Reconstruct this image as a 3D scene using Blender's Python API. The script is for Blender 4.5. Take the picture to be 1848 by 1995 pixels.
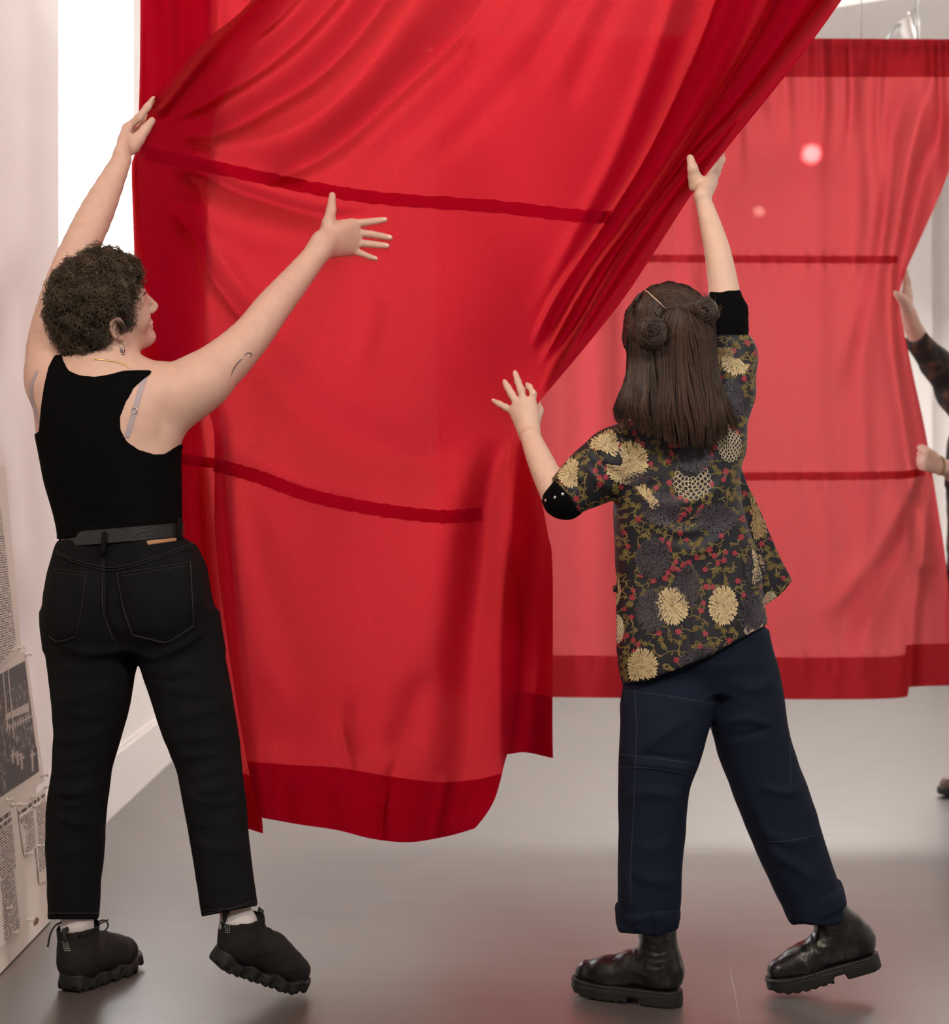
import bpy, math, random
import numpy as np
from mathutils import Vector, Matrix
from mathutils.bvhtree import BVHTree

# ------------------------------------------------------------------ scene reset
for o in list(bpy.data.objects):
    bpy.data.objects.remove(o, do_unlink=True)
scene = bpy.context.scene
COL = scene.collection
random.seed(7)
RNG = np.random.default_rng(11)

# ------------------------------------------------------------------ camera
F, CX, CY, CH = 3400.0, 890.0, 960.0, 1.14      # focal length in px, vanishing point, eye height
cam_d = bpy.data.cameras.new('camera')
cam = bpy.data.objects.new('camera', cam_d)
COL.objects.link(cam)
cam.location = (0, 0, CH)
cam.rotation_euler = (math.pi / 2, 0, 0)
cam_d.sensor_fit = 'AUTO'
cam_d.sensor_width = 36.0
cam_d.lens = F / 1995.0 * 36.0
cam_d.shift_x = (924.0 - CX) / 1995.0
cam_d.shift_y = -(997.5 - CY) / 1995.0
cam_d.clip_start = 0.05
cam_d.dof.use_dof = True
cam_d.dof.focus_distance = 4.0
cam_d.dof.aperture_fstop = 3.5
scene.camera = cam

# ------------------------------------------------------------------ world, lights, exposure
world = bpy.data.worlds.new('world')
scene.world = world
world.use_nodes = True
wb = world.node_tree.nodes['Background']
wb.inputs[0].default_value = (0.93, 0.96, 1.0, 1)
wb.inputs[1].default_value = 13.0

def area(name, loc, target, size, power, col, spread=180):
    l = bpy.data.lights.new(name, 'AREA')
    l.shape = 'DISK'
    l.size = size
    l.energy = power
    l.color = col
    l.spread = math.radians(spread)
    o = bpy.data.objects.new(name, l)
    COL.objects.link(o)
    o.location = loc
    d = Vector(target) - Vector(loc)
    o.rotation_euler = d.to_track_quat('-Z', 'Y').to_euler()
    return o
area('ceiling_lamp_front', (1.5, 0.9, 3.25), (0.1, 4.2, 0.9), 0.5, 76, (1.0, 0.95, 0.91))
area('ceiling_lamp_side', (-0.75, 1.3, 3.25), (-1.15, 3.9, 0.65), 0.4, 40, (1.0, 0.84, 0.66))
area('ceiling_lamp_between', (-0.2, 5.3, 3.3), (0.1, 4.5, 0.8), 0.16, 5, (1.0, 0.95, 0.9))
area('ceiling_lamp_rear', (1.9, 8.3, 3.3), (1.2, 7.2, 0.4), 2.6, 235, (1.0, 0.95, 0.88))
scene.view_settings.view_transform = 'Standard'
scene.view_settings.look = 'None'
scene.view_settings.gamma = 1.0
scene.view_settings.use_curve_mapping = False
scene.view_settings.exposure = 0.0

# ------------------------------------------------------------------ helpers
def P(u, v, d):
    return np.array([(u - CX) / F * d, d, CH - (v - CY) / F * d])
def Pg(u, v, d):
    return np.stack([(u - CX) / F * d, d, CH - (v - CY) / F * d], -1)
def uv_of(p):
    return CX + p[..., 0] / p[..., 1] * F, CY + (CH - p[..., 2]) / p[..., 1] * F

WL = {}
def props(o, label=None, cat=None, group=None, kind=None):
    if label: o['label'] = label
    if cat: o['category'] = cat
    if group: o['group'] = group
    if kind: o['kind'] = kind
    return o
def empty(name, loc, label, cat, group=None):
    o = bpy.data.objects.new(name, None)
    o.empty_display_size = 0.1
    o.location = tuple(float(c) for c in loc)
    COL.objects.link(o)
    WL[o.name] = np.array([float(c) for c in loc])
    return props(o, label, cat, group)
def mk(name, verts, faces, mat, parent=None, smooth=True, label=None, cat=None, group=None, kind=None, uvs=None, cols=None):
    verts = np.asarray(verts, dtype=np.float64).reshape(-1, 3)
    if parent is not None:
        org = WL[parent.name]
    else:
        mn, mx = verts.min(0), verts.max(0)
        org = np.array([(mn[0] + mx[0]) / 2, (mn[1] + mx[1]) / 2, mn[2]])
    me = bpy.data.meshes.new(name)
    lv = (verts - org).astype(np.float32)
    if isinstance(faces, np.ndarray) and faces.ndim == 2:
        n, k = faces.shape
        me.vertices.add(len(lv)); me.vertices.foreach_set('co', lv.ravel())
        me.loops.add(n * k); me.loops.foreach_set('vertex_index', faces.astype(np.int32).ravel())
        me.polygons.add(n)
        me.polygons.foreach_set('loop_start', np.arange(0, n * k, k, dtype=np.int32))
        me.update(calc_edges=True)
    else:
        me.from_pydata([tuple(map(float, c)) for c in lv], [], [tuple(map(int, f)) for f in faces])
    me.validate()
    if smooth:
        me.polygons.foreach_set('use_smooth', np.ones(len(me.polygons), dtype=bool))
    if uvs is not None:
        ul = me.uv_layers.new(name='UVMap')
        vi = np.zeros(len(me.loops), dtype=np.int32); me.loops.foreach_get('vertex_index', vi)
        ul.data.foreach_set('uv', np.asarray(uvs, dtype=np.float32)[vi].ravel())
    if cols is not None:
        at = me.attributes.new('shade', 'FLOAT', 'POINT')
        at.data.foreach_set('value', np.asarray(cols, dtype=np.float32))
    me.update()
    o = bpy.data.objects.new(name, me)
    me.materials.append(mat)
    COL.objects.link(o)
    if parent is not None:
        o.parent = parent
    else:
        o.location = tuple(org)
    WL[o.name] = org
    return props(o, label, cat, group, kind)

def box_vf(mn, mx):
    x0, y0, z0 = mn; x1, y1, z1 = mx
    v = [(x0,y0,z0),(x1,y0,z0),(x1,y1,z0),(x0,y1,z0),(x0,y0,z1),(x1,y0,z1),(x1,y1,z1),(x0,y1,z1)]
    f = [(0,3,2,1),(4,5,6,7),(0,1,5,4),(1,2,6,5),(2,3,7,6),(3,0,4,7)]
    return v, f
def merge(parts):
    V, Fc = [], []
    for v, f in parts:
        b = len(V)
        V += [tuple(c) for c in v]
        Fc += [tuple(i + b for i in q) for q in f]
    return V, Fc
def tube(path, rad, n=6, caps=True):
    path = np.asarray(path, float)
    m = len(path)
    rad = np.full(m, rad) if np.isscalar(rad) else np.asarray(rad)
    t = np.gradient(path, axis=0); t /= np.linalg.norm(t, axis=1)[:, None] + 1e-12
    ref = np.array([0.0, 0, 1.0])
    if abs(t[0] @ ref) > 0.9: ref = np.array([1.0, 0, 0])
    V = []; a = np.cross(t[0], ref); a /= np.linalg.norm(a)
    for i in range(m):
        a = a - t[i] * (a @ t[i]); a /= np.linalg.norm(a) + 1e-12
        b = np.cross(t[i], a)
        for k in range(n):
            an = 2 * math.pi * k / n
            V.append(path[i] + rad[i] * (a * math.cos(an) + b * math.sin(an)))
    f = []
    for i in range(m - 1):
        for k in range(n):
            f.append((i*n+k, i*n+(k+1) % n, (i+1)*n+(k+1) % n, (i+1)*n+k))
    if caps:
        f.append(tuple(range(n - 1, -1, -1))); f.append(tuple((m-1)*n + k for k in range(n)))
    return V, f
def smooth_poly(pts, n):
    """Catmull-Rom resample of a polyline"""
    pts = np.asarray(pts, float)
    if len(pts) == 2:
        t = np.linspace(0, 1, n)[:, None]
        return pts[0] * (1 - t) + pts[1] * t
    ext = np.vstack([2 * pts[0] - pts[1], pts, 2 * pts[-1] - pts[-2]])
    seg = len(pts) - 1
    T = np.linspace(0, seg, n)
    i = np.minimum(T.astype(int), seg - 1); t = (T - i)[:, None]
    p0, p1, p2, p3 = ext[i], ext[i+1], ext[i+2], ext[i+3]
    return 0.5 * (2*p1 + (p2-p0)*t + (2*p0-5*p1+4*p2-p3)*t*t + (3*p1-p0-3*p2+p3)*t**3)
def sstep(a, b, x):
    t = np.clip((x - a) / (b - a), 0, 1)
    return t * t * (3 - 2 * t)

# ------------------------------------------------------------------ materials
def new_mat(name):
    m = bpy.data.materials.new(name); m.use_nodes = True
    nt = m.node_tree
    return m, nt, nt.nodes['Principled BSDF'], nt.nodes['Material Output']
def pmat(name, col, rough=0.6, metal=0.0, var=0.0, vscale=20.0, bump=0.0, bscale=200.0, sss=0.0, spec=0.5, emit=None, estr=0.0, sheen=0.0, stretch=None):
    m, nt, b, out = new_mat(name)
    b.inputs['Base Color'].default_value = (*col, 1)
    b.inputs['Roughness'].default_value = rough
    b.inputs['Metallic'].default_value = metal
    b.inputs['Specular IOR Level'].default_value = spec
    if sss:
        b.inputs['Subsurface Weight'].default_value = sss
        b.inputs['Subsurface Radius'].default_value = (0.012, 0.005, 0.003)
        b.inputs['Subsurface Scale'].default_value = 0.6
    if sheen:
        b.inputs['Sheen Weight'].default_value = sheen
    if emit:
        b.inputs['Emission Color'].default_value = (*emit, 1)
        b.inputs['Emission Strength'].default_value = estr
    tc = nt.nodes.new('ShaderNodeTexCoord')
    src = tc.outputs['Object']
    if stretch:
        mp = nt.nodes.new('ShaderNodeMapping'); mp.inputs['Scale'].default_value = stretch
        nt.links.new(src, mp.inputs[0]); src = mp.outputs[0]
    if var:
        n = nt.nodes.new('ShaderNodeTexNoise'); n.inputs['Scale'].default_value = vscale; n.inputs['Detail'].default_value = 5
        nt.links.new(src, n.inputs['Vector'])
        r = nt.nodes.new('ShaderNodeMix'); r.data_type = 'RGBA'
        r.inputs[6].default_value = tuple(max(0, c * (1 - var)) for c in col) + (1,)
        r.inputs[7].default_value = tuple(min(1, c * (1 + var)) for c in col) + (1,)
        nt.links.new(n.outputs['Fac'], r.inputs[0]); nt.links.new(r.outputs[2], b.inputs['Base Color'])
    if bump:
        n2 = nt.nodes.new('ShaderNodeTexNoise'); n2.inputs['Scale'].default_value = bscale; n2.inputs['Detail'].default_value = 4
        nt.links.new(src, n2.inputs['Vector'])
        bp = nt.nodes.new('ShaderNodeBump'); bp.inputs['Strength'].default_value = bump; bp.inputs['Distance'].default_value = 0.01
        nt.links.new(n2.outputs['Fac'], bp.inputs['Height']); nt.links.new(bp.outputs[0], b.inputs['Normal'])
    return m
def cloth_mat(name, dif, trans, tw=0.5, thin=0.05):
    """woven cloth: diffuse front, light passing through, a few open weave holes"""
    m, nt, b, out = new_mat(name)
    nt.nodes.remove(b)
    tc = nt.nodes.new('ShaderNodeTexCoord')
    bps = []
    for st in ((900, 900, 120), (120, 120, 900)):
        mp = nt.nodes.new('ShaderNodeMapping'); mp.inputs['Scale'].default_value = st
        nt.links.new(tc.outputs['Object'], mp.inputs[0])
        n = nt.nodes.new('ShaderNodeTexNoise'); n.inputs['Scale'].default_value = 1; n.inputs['Detail'].default_value = 2
        nt.links.new(mp.outputs[0], n.inputs['Vector']); bps.append(n)
    ad = nt.nodes.new('ShaderNodeMath'); ad.operation = 'ADD'
    nt.links.new(bps[0].outputs['Fac'], ad.inputs[0]); nt.links.new(bps[1].outputs['Fac'], ad.inputs[1])
    bp = nt.nodes.new('ShaderNodeBump'); bp.inputs['Strength'].default_value = 0.25; bp.inputs['Distance'].default_value = 0.002
    nt.links.new(ad.outputs[0], bp.inputs['Height'])
    rp = nt.nodes.new('ShaderNodeMapRange')
    rp.inputs['From Min'].default_value = 0.7; rp.inputs['From Max'].default_value = 1.3
    rp.inputs['To Min'].default_value = 0.88; rp.inputs['To Max'].default_value = 1.12
    nt.links.new(ad.outputs[0], rp.inputs[0])
    def tint(c):
        mm = nt.nodes.new('ShaderNodeVectorMath'); mm.operation = 'SCALE'
        mm.inputs[0].default_value = c; nt.links.new(rp.outputs[0], mm.inputs['Scale']); return mm.outputs[0]
    d = nt.nodes.new('ShaderNodeBsdfDiffuse'); nt.links.new(tint(dif), d.inputs[0])
    t = nt.nodes.new('ShaderNodeBsdfTranslucent'); nt.links.new(tint(trans), t.inputs[0])
    nt.links.new(bp.outputs[0], d.inputs['Normal'])
    m1 = nt.nodes.new('ShaderNodeMixShader'); m1.inputs[0].default_value = tw
    nt.links.new(d.outputs[0], m1.inputs[1]); nt.links.new(t.outputs[0], m1.inputs[2])
    g = nt.nodes.new('ShaderNodeBsdfTransparent'); g.inputs[0].default_value = (1, 0.75, 0.72, 1)
    m2 = nt.nodes.new('ShaderNodeMixShader'); m2.inputs[0].default_value = thin
    nt.links.new(m1.outputs[0], m2.inputs[1]); nt.links.new(g.outputs[0], m2.inputs[2])
    nt.links.new(m2.outputs[0], out.inputs[0])
    return m

M = {}
M['wall'] = pmat('white_wall_paint', (0.80, 0.765, 0.74), 0.75, var=0.03, vscale=3, bump=0.03, bscale=150)
M['ceiling'] = pmat('ceiling_paint', (0.84, 0.82, 0.78), 0.8)
M['cloth'] = cloth_mat('red_cotton', (0.36, 0.0018, 0.024), (0.61, 0.032, 0.035), 0.56, 0.012)
M['cloth_far'] = cloth_mat('red_cotton_thin', (0.45, 0.030, 0.048), (0.62, 0.078, 0.085), 0.5, 0.035)
M['skin'] = pmat('skin', (0.60, 0.385, 0.305), 0.5, var=0.10, vscale=45, bump=0.06, bscale=300, sss=0.12, spec=0.35)
M['skin_b'] = pmat('skin_fair', (0.66, 0.45, 0.35), 0.5, var=0.08, vscale=45, bump=0.06, bscale=300, sss=0.12, spec=0.35)
M['nail'] = pmat('fingernail', (0.74, 0.50, 0.43), 0.25)
M['black_knit'] = pmat('black_jersey', (0.0026, 0.0026, 0.0029), 0.95, bump=0.15, bscale=500, spec=0.06)
M['denim'] = pmat('black_denim', (0.0055, 0.0055, 0.0068), 0.9, var=0.45, vscale=25, bump=0.25, bscale=420, spec=0.12)
M['stitch'] = pmat('grey_stitching', (0.017, 0.0165, 0.018), 0.9)
M['belt'] = pmat('black_leather_belt', (0.014, 0.014, 0.015), 0.38, bump=0.2, bscale=160)
M['patch'] = pmat('tan_leather_patch', (0.33, 0.17, 0.085), 0.7, var=0.1, vscale=60)
M['sock'] = pmat('white_sock', (0.62, 0.57, 0.56), 0.9, bump=0.3, bscale=300, stretch=(1, 1, 0.2))
M['shoe'] = pmat('black_shoe_fabric', (0.0085, 0.008, 0.008), 0.75, bump=0.15, bscale=350, spec=0.3)
M['sole'] = pmat('black_rubber', (0.0095, 0.0092, 0.0092), 0.55, bump=0.15, bscale=120, spec=0.35)
M['lace'] = pmat('black_lace', (0.012, 0.012, 0.012), 0.8)
M['logo'] = pmat('grey_print', (0.35, 0.34, 0.33), 0.7)
M['boot'] = pmat('black_boot_leather', (0.0042, 0.0040, 0.0042), 0.27, bump=0.10, bscale=220, spec=0.5)
M['navy'] = pmat('navy_cotton', (0.0072, 0.0110, 0.0250), 0.85, var=0.12, vscale=30, bump=0.2, bscale=500, spec=0.15)
M['cuff'] = pmat('black_ribbed_knit', (0.0026, 0.0026, 0.003), 0.95, bump=0.5, bscale=260, spec=0.08, stretch=(1, 1, 0.25))
M['snap'] = pmat('silver_snap_button', (0.5, 0.52, 0.56), 0.25, 1.0)
M['strap'] = pmat('mauve_elastic', (0.36, 0.29, 0.32), 0.6)
M['gold_metal'] = pmat('dull_gold', (0.45, 0.32, 0.13), 0.35, 1.0)
M['silver'] = pmat('silver', (0.6, 0.58, 0.55), 0.3, 1.0)
M['ink'] = pmat('tattoo_ink', (0.16, 0.10, 0.11), 0.6)
M['bead_red'] = pmat('dark_red_bead', (0.16, 0.012, 0.018), 0.3)
M['bead_white'] = pmat('white_bead', (0.8, 0.78, 0.76), 0.3)
M['bead_black'] = pmat('black_bead', (0.01, 0.01, 0.01), 0.3)
M['board'] = pmat('cream_foam_board', (0.80, 0.74, 0.66), 0.7, var=0.02, vscale=4)
M['pin'] = pmat('clear_pin_plastic', (0.86, 0.82, 0.76), 0.25)
M['steel'] = pmat('brushed_steel', (0.42, 0.43, 0.42), 0.35, 0.9)
M['white_metal'] = pmat('white_enamel', (0.78, 0.76, 0.72), 0.4)
M['brown_shoe'] = pmat('brown_leather', (0.09, 0.045, 0.035), 0.45)
M['base'] = pmat('baseboard_paint', (0.82, 0.79, 0.77), 0.45)
M['ochre'] = pmat('ochre_bead', (0.27, 0.18, 0.075), 0.6)
M['cream'] = pmat('cream_print', (0.55, 0.46, 0.31), 0.6)

def hair_mat(name, c0, c1):
    m, nt, b, out = new_mat(name)
    at = nt.nodes.new('ShaderNodeAttribute'); at.attribute_name = 'shade'
    r = nt.nodes.new('ShaderNodeMix'); r.data_type = 'RGBA'
    r.inputs[6].default_value = (*c0, 1); r.inputs[7].default_value = (*c1, 1)
    nt.links.new(at.outputs['Fac'], r.inputs[0]); nt.links.new(r.outputs[2], b.inputs['Base Color'])
    b.inputs['Roughness'].default_value = 0.36
    b.inputs['Specular IOR Level'].default_value = 0.45
    return m
M['gold'] = hair_mat('gold_print', (0.17, 0.105, 0.035), (0.62, 0.49, 0.27))
M['gold_dark'] = hair_mat('ochre_print', (0.10, 0.06, 0.02), (0.36, 0.25, 0.11))
M['plum'] = hair_mat('plum_print', (0.010, 0.009, 0.013), (0.050, 0.040, 0.054))
for q_ in ('gold', 'gold_dark', 'plum'):
    M[q_].node_tree.nodes['Principled BSDF'].inputs['Roughness'].default_value = 0.6
M['hair_a'] = hair_mat('brown_curly_hair', (0.014, 0.0095, 0.0062), (0.125, 0.086, 0.050))
M['hair_b'] = hair_mat('dark_brown_hair', (0.006, 0.0034, 0.0028), (0.080, 0.040, 0.025))

M['hair_a_base'] = hair_mat('brown_hair_roots', (0.012, 0.008, 0.0055), (0.045, 0.030, 0.018))
M['hair_b_base'] = hair_mat('dark_hair_roots', (0.012, 0.0066, 0.005), (0.055, 0.030, 0.020))
for q_ in ('hair_a_base', 'hair_b_base'):
    M[q_].node_tree.nodes['Principled BSDF'].inputs['Roughness'].default_value = 0.8
    M[q_].node_tree.nodes['Principled BSDF'].inputs['Specular IOR Level'].default_value = 0.1
def floor_mat():
    m, nt, b, out = new_mat('grey_vinyl_floor')
    tc = nt.nodes.new('ShaderNodeTexCoord')
    n1 = nt.nodes.new('ShaderNodeTexNoise'); n1.inputs['Scale'].default_value = 1.3; n1.inputs['Detail'].default_value = 4
    nt.links.new(tc.outputs['Object'], n1.inputs['Vector'])
    n2 = nt.nodes.new('ShaderNodeTexNoise'); n2.inputs['Scale'].default_value = 260; n2.inputs['Detail'].default_value = 3
    nt.links.new(tc.outputs['Object'], n2.inputs['Vector'])
    mp = nt.nodes.new('ShaderNodeMapping'); mp.inputs['Scale'].default_value = (4, 14, 1)
    nt.links.new(tc.outputs['Object'], mp.inputs[0])
    n3 = nt.nodes.new('ShaderNodeTexNoise'); n3.inputs['Scale'].default_value = 1; n3.inputs['Detail'].default_value = 3
    nt.links.new(mp.outputs[0], n3.inputs['Vector'])
    r = nt.nodes.new('ShaderNodeMix'); r.data_type = 'RGBA'
    r.inputs[6].default_value = (0.080, 0.066, 0.061, 1); r.inputs[7].default_value = (0.116, 0.098, 0.090, 1)
    nt.links.new(n1.outputs['Fac'], r.inputs[0])
    r2 = nt.nodes.new('ShaderNodeMix'); r2.data_type = 'RGBA'; r2.blend_type = 'MULTIPLY'; r2.inputs[0].default_value = 0.35
    nt.links.new(r.outputs[2], r2.inputs[6]); nt.links.new(n2.outputs['Fac'], r2.inputs[7])
    nt.links.new(r2.outputs[2], b.inputs['Base Color'])
    mr = nt.nodes.new('ShaderNodeMapRange')
    mr.inputs['To Min'].default_value = 0.33; mr.inputs['To Max'].default_value = 0.43
    nt.links.new(n3.outputs['Fac'], mr.inputs[0]); nt.links.new(mr.outputs[0], b.inputs['Roughness'])
    bp = nt.nodes.new('ShaderNodeBump'); bp.inputs['Strength'].default_value = 0.04; bp.inputs['Distance'].default_value = 0.003
    nt.links.new(n2.outputs['Fac'], bp.inputs['Height']); nt.links.new(bp.outputs[0], b.inputs['Normal'])
    b.inputs['Specular IOR Level'].default_value = 1.0
    b.inputs['Coat Weight'].default_value = 0.7; b.inputs['Coat Roughness'].default_value = 0.40; b.inputs['Coat IOR'].default_value = 1.6
    return m
M['floor'] = floor_mat()

# ------------------------------------------------------------------ the room
WX0, WX1, WY0, WY1, WZ = -1.23, 4.2, -1.6, 10.5, 3.4
def struct(name, v, f, mat, parent=None, smooth=False):
    return mk(name, v, f, mat, parent, smooth, kind='structure')
struct('floor', *box_vf((WX0 - .3, WY0 - .2, -0.1), (WX1 + .3, WY1 + .3, 0.0)), M['floor'])
struct('ceiling', *box_vf((WX0 - .3, WY0 - .2, WZ), (WX1 + .3, WY1 + .3, WZ + 0.1)), M['ceiling'])
# left wall with a tall window opening
wy0, wy1, wz0, wz1 = 5.40, 6.62, 0.95, 3.05
T = 0.12
struct('wall_left', *merge([
    box_vf((WX0 - T, WY0, 0), (WX0, wy0, WZ)), box_vf((WX0 - T, wy1, 0), (WX0, WY1, WZ)),
    box_vf((WX0 - T, wy0, 0), (WX0, wy1, wz0)), box_vf((WX0 - T, wy0, wz1), (WX0, wy1, WZ))]), M['wall'])
struct('wall_right', *box_vf((WX1, WY0, 0), (WX1 + .2, WY1, WZ)), M['wall'])
struct('wall_front', *box_vf((WX0 - T, WY0 - .2, 0), (WX1 + .2, WY0, WZ)), M['wall'])
struct('wall_back', *box_vf((WX0 - T, WY1, 0), (WX1 + .2, WY1 + .2, WZ)), M['wall'])
struct('baseboard_left', *merge([box_vf((WX0, 4.9, 0), (WX0 + 0.018, WY1, 0.205)), box_vf((WX0, 4.9, 0.205), (WX0 + 0.010, WY1, 0.22))]), M['base'])
struct('baseboard_back', *box_vf((WX0, WY1 - 0.018, 0), (WX1, WY1, 0.2)), M['base'])
# window: frame, mullion, sill and a pane
gl, nt, b, out = new_mat('window_glass')
nt.nodes.remove(b)
tb = nt.nodes.new('ShaderNodeBsdfTransparent'); gb = nt.nodes.new('ShaderNodeBsdfGlossy'); gb.inputs['Roughness'].default_value = 0.05
mx = nt.nodes.new('ShaderNodeMixShader'); mx.inputs[0].default_value = 0.04
nt.links.new(tb.outputs[0], mx.inputs[1]); nt.links.new(gb.outputs[0], mx.inputs[2]); nt.links.new(mx.outputs[0], out.inputs[0])
win = struct('window_1', *merge([
    box_vf((WX0 - T, wy0, wz0), (WX0 - T + .03, wy0 + .012, wz1)), box_vf((WX0 - T, wy1 - .012, wz0), (WX0 - T + .03, wy1, wz1)),
    box_vf((WX0 - T, wy0, wz0), (WX0 - T + .05, wy1, wz0 + .05)), box_vf((WX0 - T, wy0, wz1 - .05), (WX0 - T + .05, wy1, wz1))]), M['white_metal'])
mk('window_pane', *box_vf((WX0 - T + .02, wy0 + .05, wz0 + .05), (WX0 - T + .026, wy1 - .05, wz1 - .05)), gl, win, False)
mk('window_sill', *box_vf((WX0 - T + .05, wy0, wz0), (WX0 + .02, wy1, wz0 + .02)), M['white_metal'], win, False)
# pilasters on the far wall, seen past the rear curtain
for i, (x0, x1, dep) in enumerate(((2.66, 2.83, .10), (2.98, 3.32, .14))):
    struct('trim_%d' % (i + 1), *box_vf((x0, WY1 - dep, 0), (x1, WY1, WZ)), M['wall'])

# ------------------------------------------------------------------ near curtain: height-field drapery
RIDGES = []
def ridge(pts, amp, w0, w1=None, asym=0.0, tap=(0.12, 0.12), n=28):
    RIDGES.append((smooth_poly(pts, n), amp, w0, w1 if w1 is not None else w0, asym, tap))
def ridge_height(u, v, rid):
    h = np.zeros_like(u)
    for pts, amp, w0, w1, asym, tap in rid:
        wm = 3.0 * max(w0, w1) * (1 + abs(asym))
        sel = (u > pts[:, 0].min() - wm) & (u < pts[:, 0].max() + wm) & (v > pts[:, 1].min() - wm) & (v < pts[:, 1].max() + wm)
        if not sel.any(): continue
        uu, vv = u[sel], v[sel]
        best = np.full(uu.shape, 1e9); bt = np.zeros_like(uu); bs = np.zeros_like(uu)
        n = len(pts)
        for i in range(n - 1):
            ax, ay = pts[i]; dx, dy = pts[i+1] - pts[i]
            L2 = dx*dx + dy*dy + 1e-9
            t = np.clip(((uu-ax)*dx + (vv-ay)*dy) / L2, 0, 1)
            ex, ey = uu - ax - t*dx, vv - ay - t*dy
            dd = ex*ex + ey*ey
            k = dd < best
            best[k] = dd[k]; bt[k] = (i + t[k]) / (n - 1); bs[k] = np.sign(dx*ey - dy*ex)[k]
        dist = np.sqrt(best) * bs
        w = w0 + (w1 - w0) * bt
        w = np.where(dist > 0, w * (1 + asym), w * (1 - asym))
        e = np.exp(-(dist / w) ** 2)
        tp = np.ones_like(bt)
        if tap[0] > 0: tp *= sstep(0, tap[0], bt)
        if tap[1] > 0: tp *= sstep(0, tap[1], 1 - bt)
        h[sel] += amp * e * tp
    return h

R_OUT = [(1800,-240),(1639,0),(1541,133),(1413,292),(1346,380),(1208,590),(1044,790)]
# folds sweeping up from the gripping hand on the left
ridge([(300,235),(400,110),(520,-20),(640,-160)], -0.0405, 9, 24, 0.2, (0.05,0))
ridge([(296,205),(385,95),(500,-22),(600,-140)], 0.0405, 20, 40, 0, (0.05,0))
ridge([(330,235),(430,185),(545,108),(650,0),(740,-140)], 0.0405, 18, 32, -0.45, (0.2,0))
ridge([(480,90),(560,15),(640,-90)], 0.0216, 14, 22, -0.4, (0.3,0))
ridge([(340,262),(420,262),(525,210),(632,138),(735,20),(830,-140)], 0.0459, 18, 36, -0.4, (0.2,0))
ridge([(380,300),(560,262),(690,170),(800,20),(900,-140)], -0.0297, 26, 40, 0.2, (0.2,0))
ridge([(500,355),(580,330),(660,282),(755,198),(905,50),(1000,-120)], 0.0351, 22, 40, -0.4, (0.2,0))
ridge([(700,330),(820,240),(930,120),(1060,-60)], 0.0175, 30, 44, -0.3, (0.25,0))
ridge([(780,360),(930,230),(1050,80),(1160,-100)], 0.0121, 30, 40, -0.3, (0.3,0))
ridge([(900,120),(960,30),(1040,-120)], 0.0135, 16, 22, -0.2, (0.3,0))
ridge([(1000,210),(1090,60),(1170,-100)], 0.0135, 22, 30, -0.2, (0.3,0))
ridge([(1090,240),(1170,60),(1260,-110)], 0.0135, 22, 30, -0.2, (0.3,0))
# under the upper seam and beside the hanging left edge
ridge([(330,318),(400,338),(470,374),(630,420),(760,420)], 0.0297, 16, 20, 0.35, (0.15,0.3))
ridge([(340,360),(430,425),(560,470),(700,520)], -0.0203, 28, 50, 0, (0.2,0.4))
ridge([(330,400),(382,466),(414,540),(475,618),(560,700)], 0.0351, 16, 26, -0.35, (0.15,0.3))
ridge([(345,380),(420,500),(500,610),(620,740)], -0.0216, 20, 40, 0.3, (0.2,0.4))
ridge([(690,540),(722,610),(705,690),(690,790)], -0.0050, 22, 24, 0, (0.35,0.45))
ridge([(430,560),(500,690),(620,820),(820,900),(960,860)], 0.0270, 50, 60, 0, (0.2,0.3))
ridge([(430,850),(520,905),(640,945),(820,960)], -0.0189, 26, 50, 0, (0.2,0.4))
ridge([(760,260),(1000,420),(1100,640),(980,900)], 0.0243, 140, 140, 0, (0.3,0.3))
# bundle of folds down the right hand diagonal
ridge([(1690,-120),(1603,0),(1551,67),(1434,215),(1340,316),(1236,455),(1130,630),(1052,765)], -0.048, 10, 6, 0, (0,0.08))
ridge([(1650,-120),(1568,0),(1505,105),(1400,255),(1296,388),(1186,545),(1078,712)], 0.030, 28, 14, 0, (0,0.1))
ridge([(1560,-120),(1490,40),(1366,238),(1262,388),(1148,540),(1050,716)], -0.044, 9, 6.5, 0, (0,0.12))
ridge([(1500,-120),(1428,60),(1312,270),(1212,430),(1114,572),(1038,702)], 0.026, 26, 14, 0, (0,0.15))
ridge([(1430,-120),(1372,60),(1268,285),(1180,430),(1085,575),(1030,690)], -0.026, 9, 8, 0, (0,0.2))
ridge([(1392,-120),(1330,70),(1236,300),(1150,450),(1050,650)], 0.018, 24, 18, 0, (0,0.25))
ridge([(1340,-120),(1290,60),(1200,300),(1110,480),(1010,660)], -0.012, 16, 18, 0, (0,0.3))
ridge([(1720,-120),(1618,30),(1508,170),(1396,310),(1276,490),(1146,670),(1062,772)], 0.026, 18, 9, 0, (0,0.08))
ridge([(1500,150),(1410,275),(1330,372),(1262,470)], -0.020, 6, 5, 0, (0.3,0.4))
ridge([(1440,-120),(1385,40),(1330,150)], 0.010, 12, 12, 0, (0,0.4))
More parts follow.
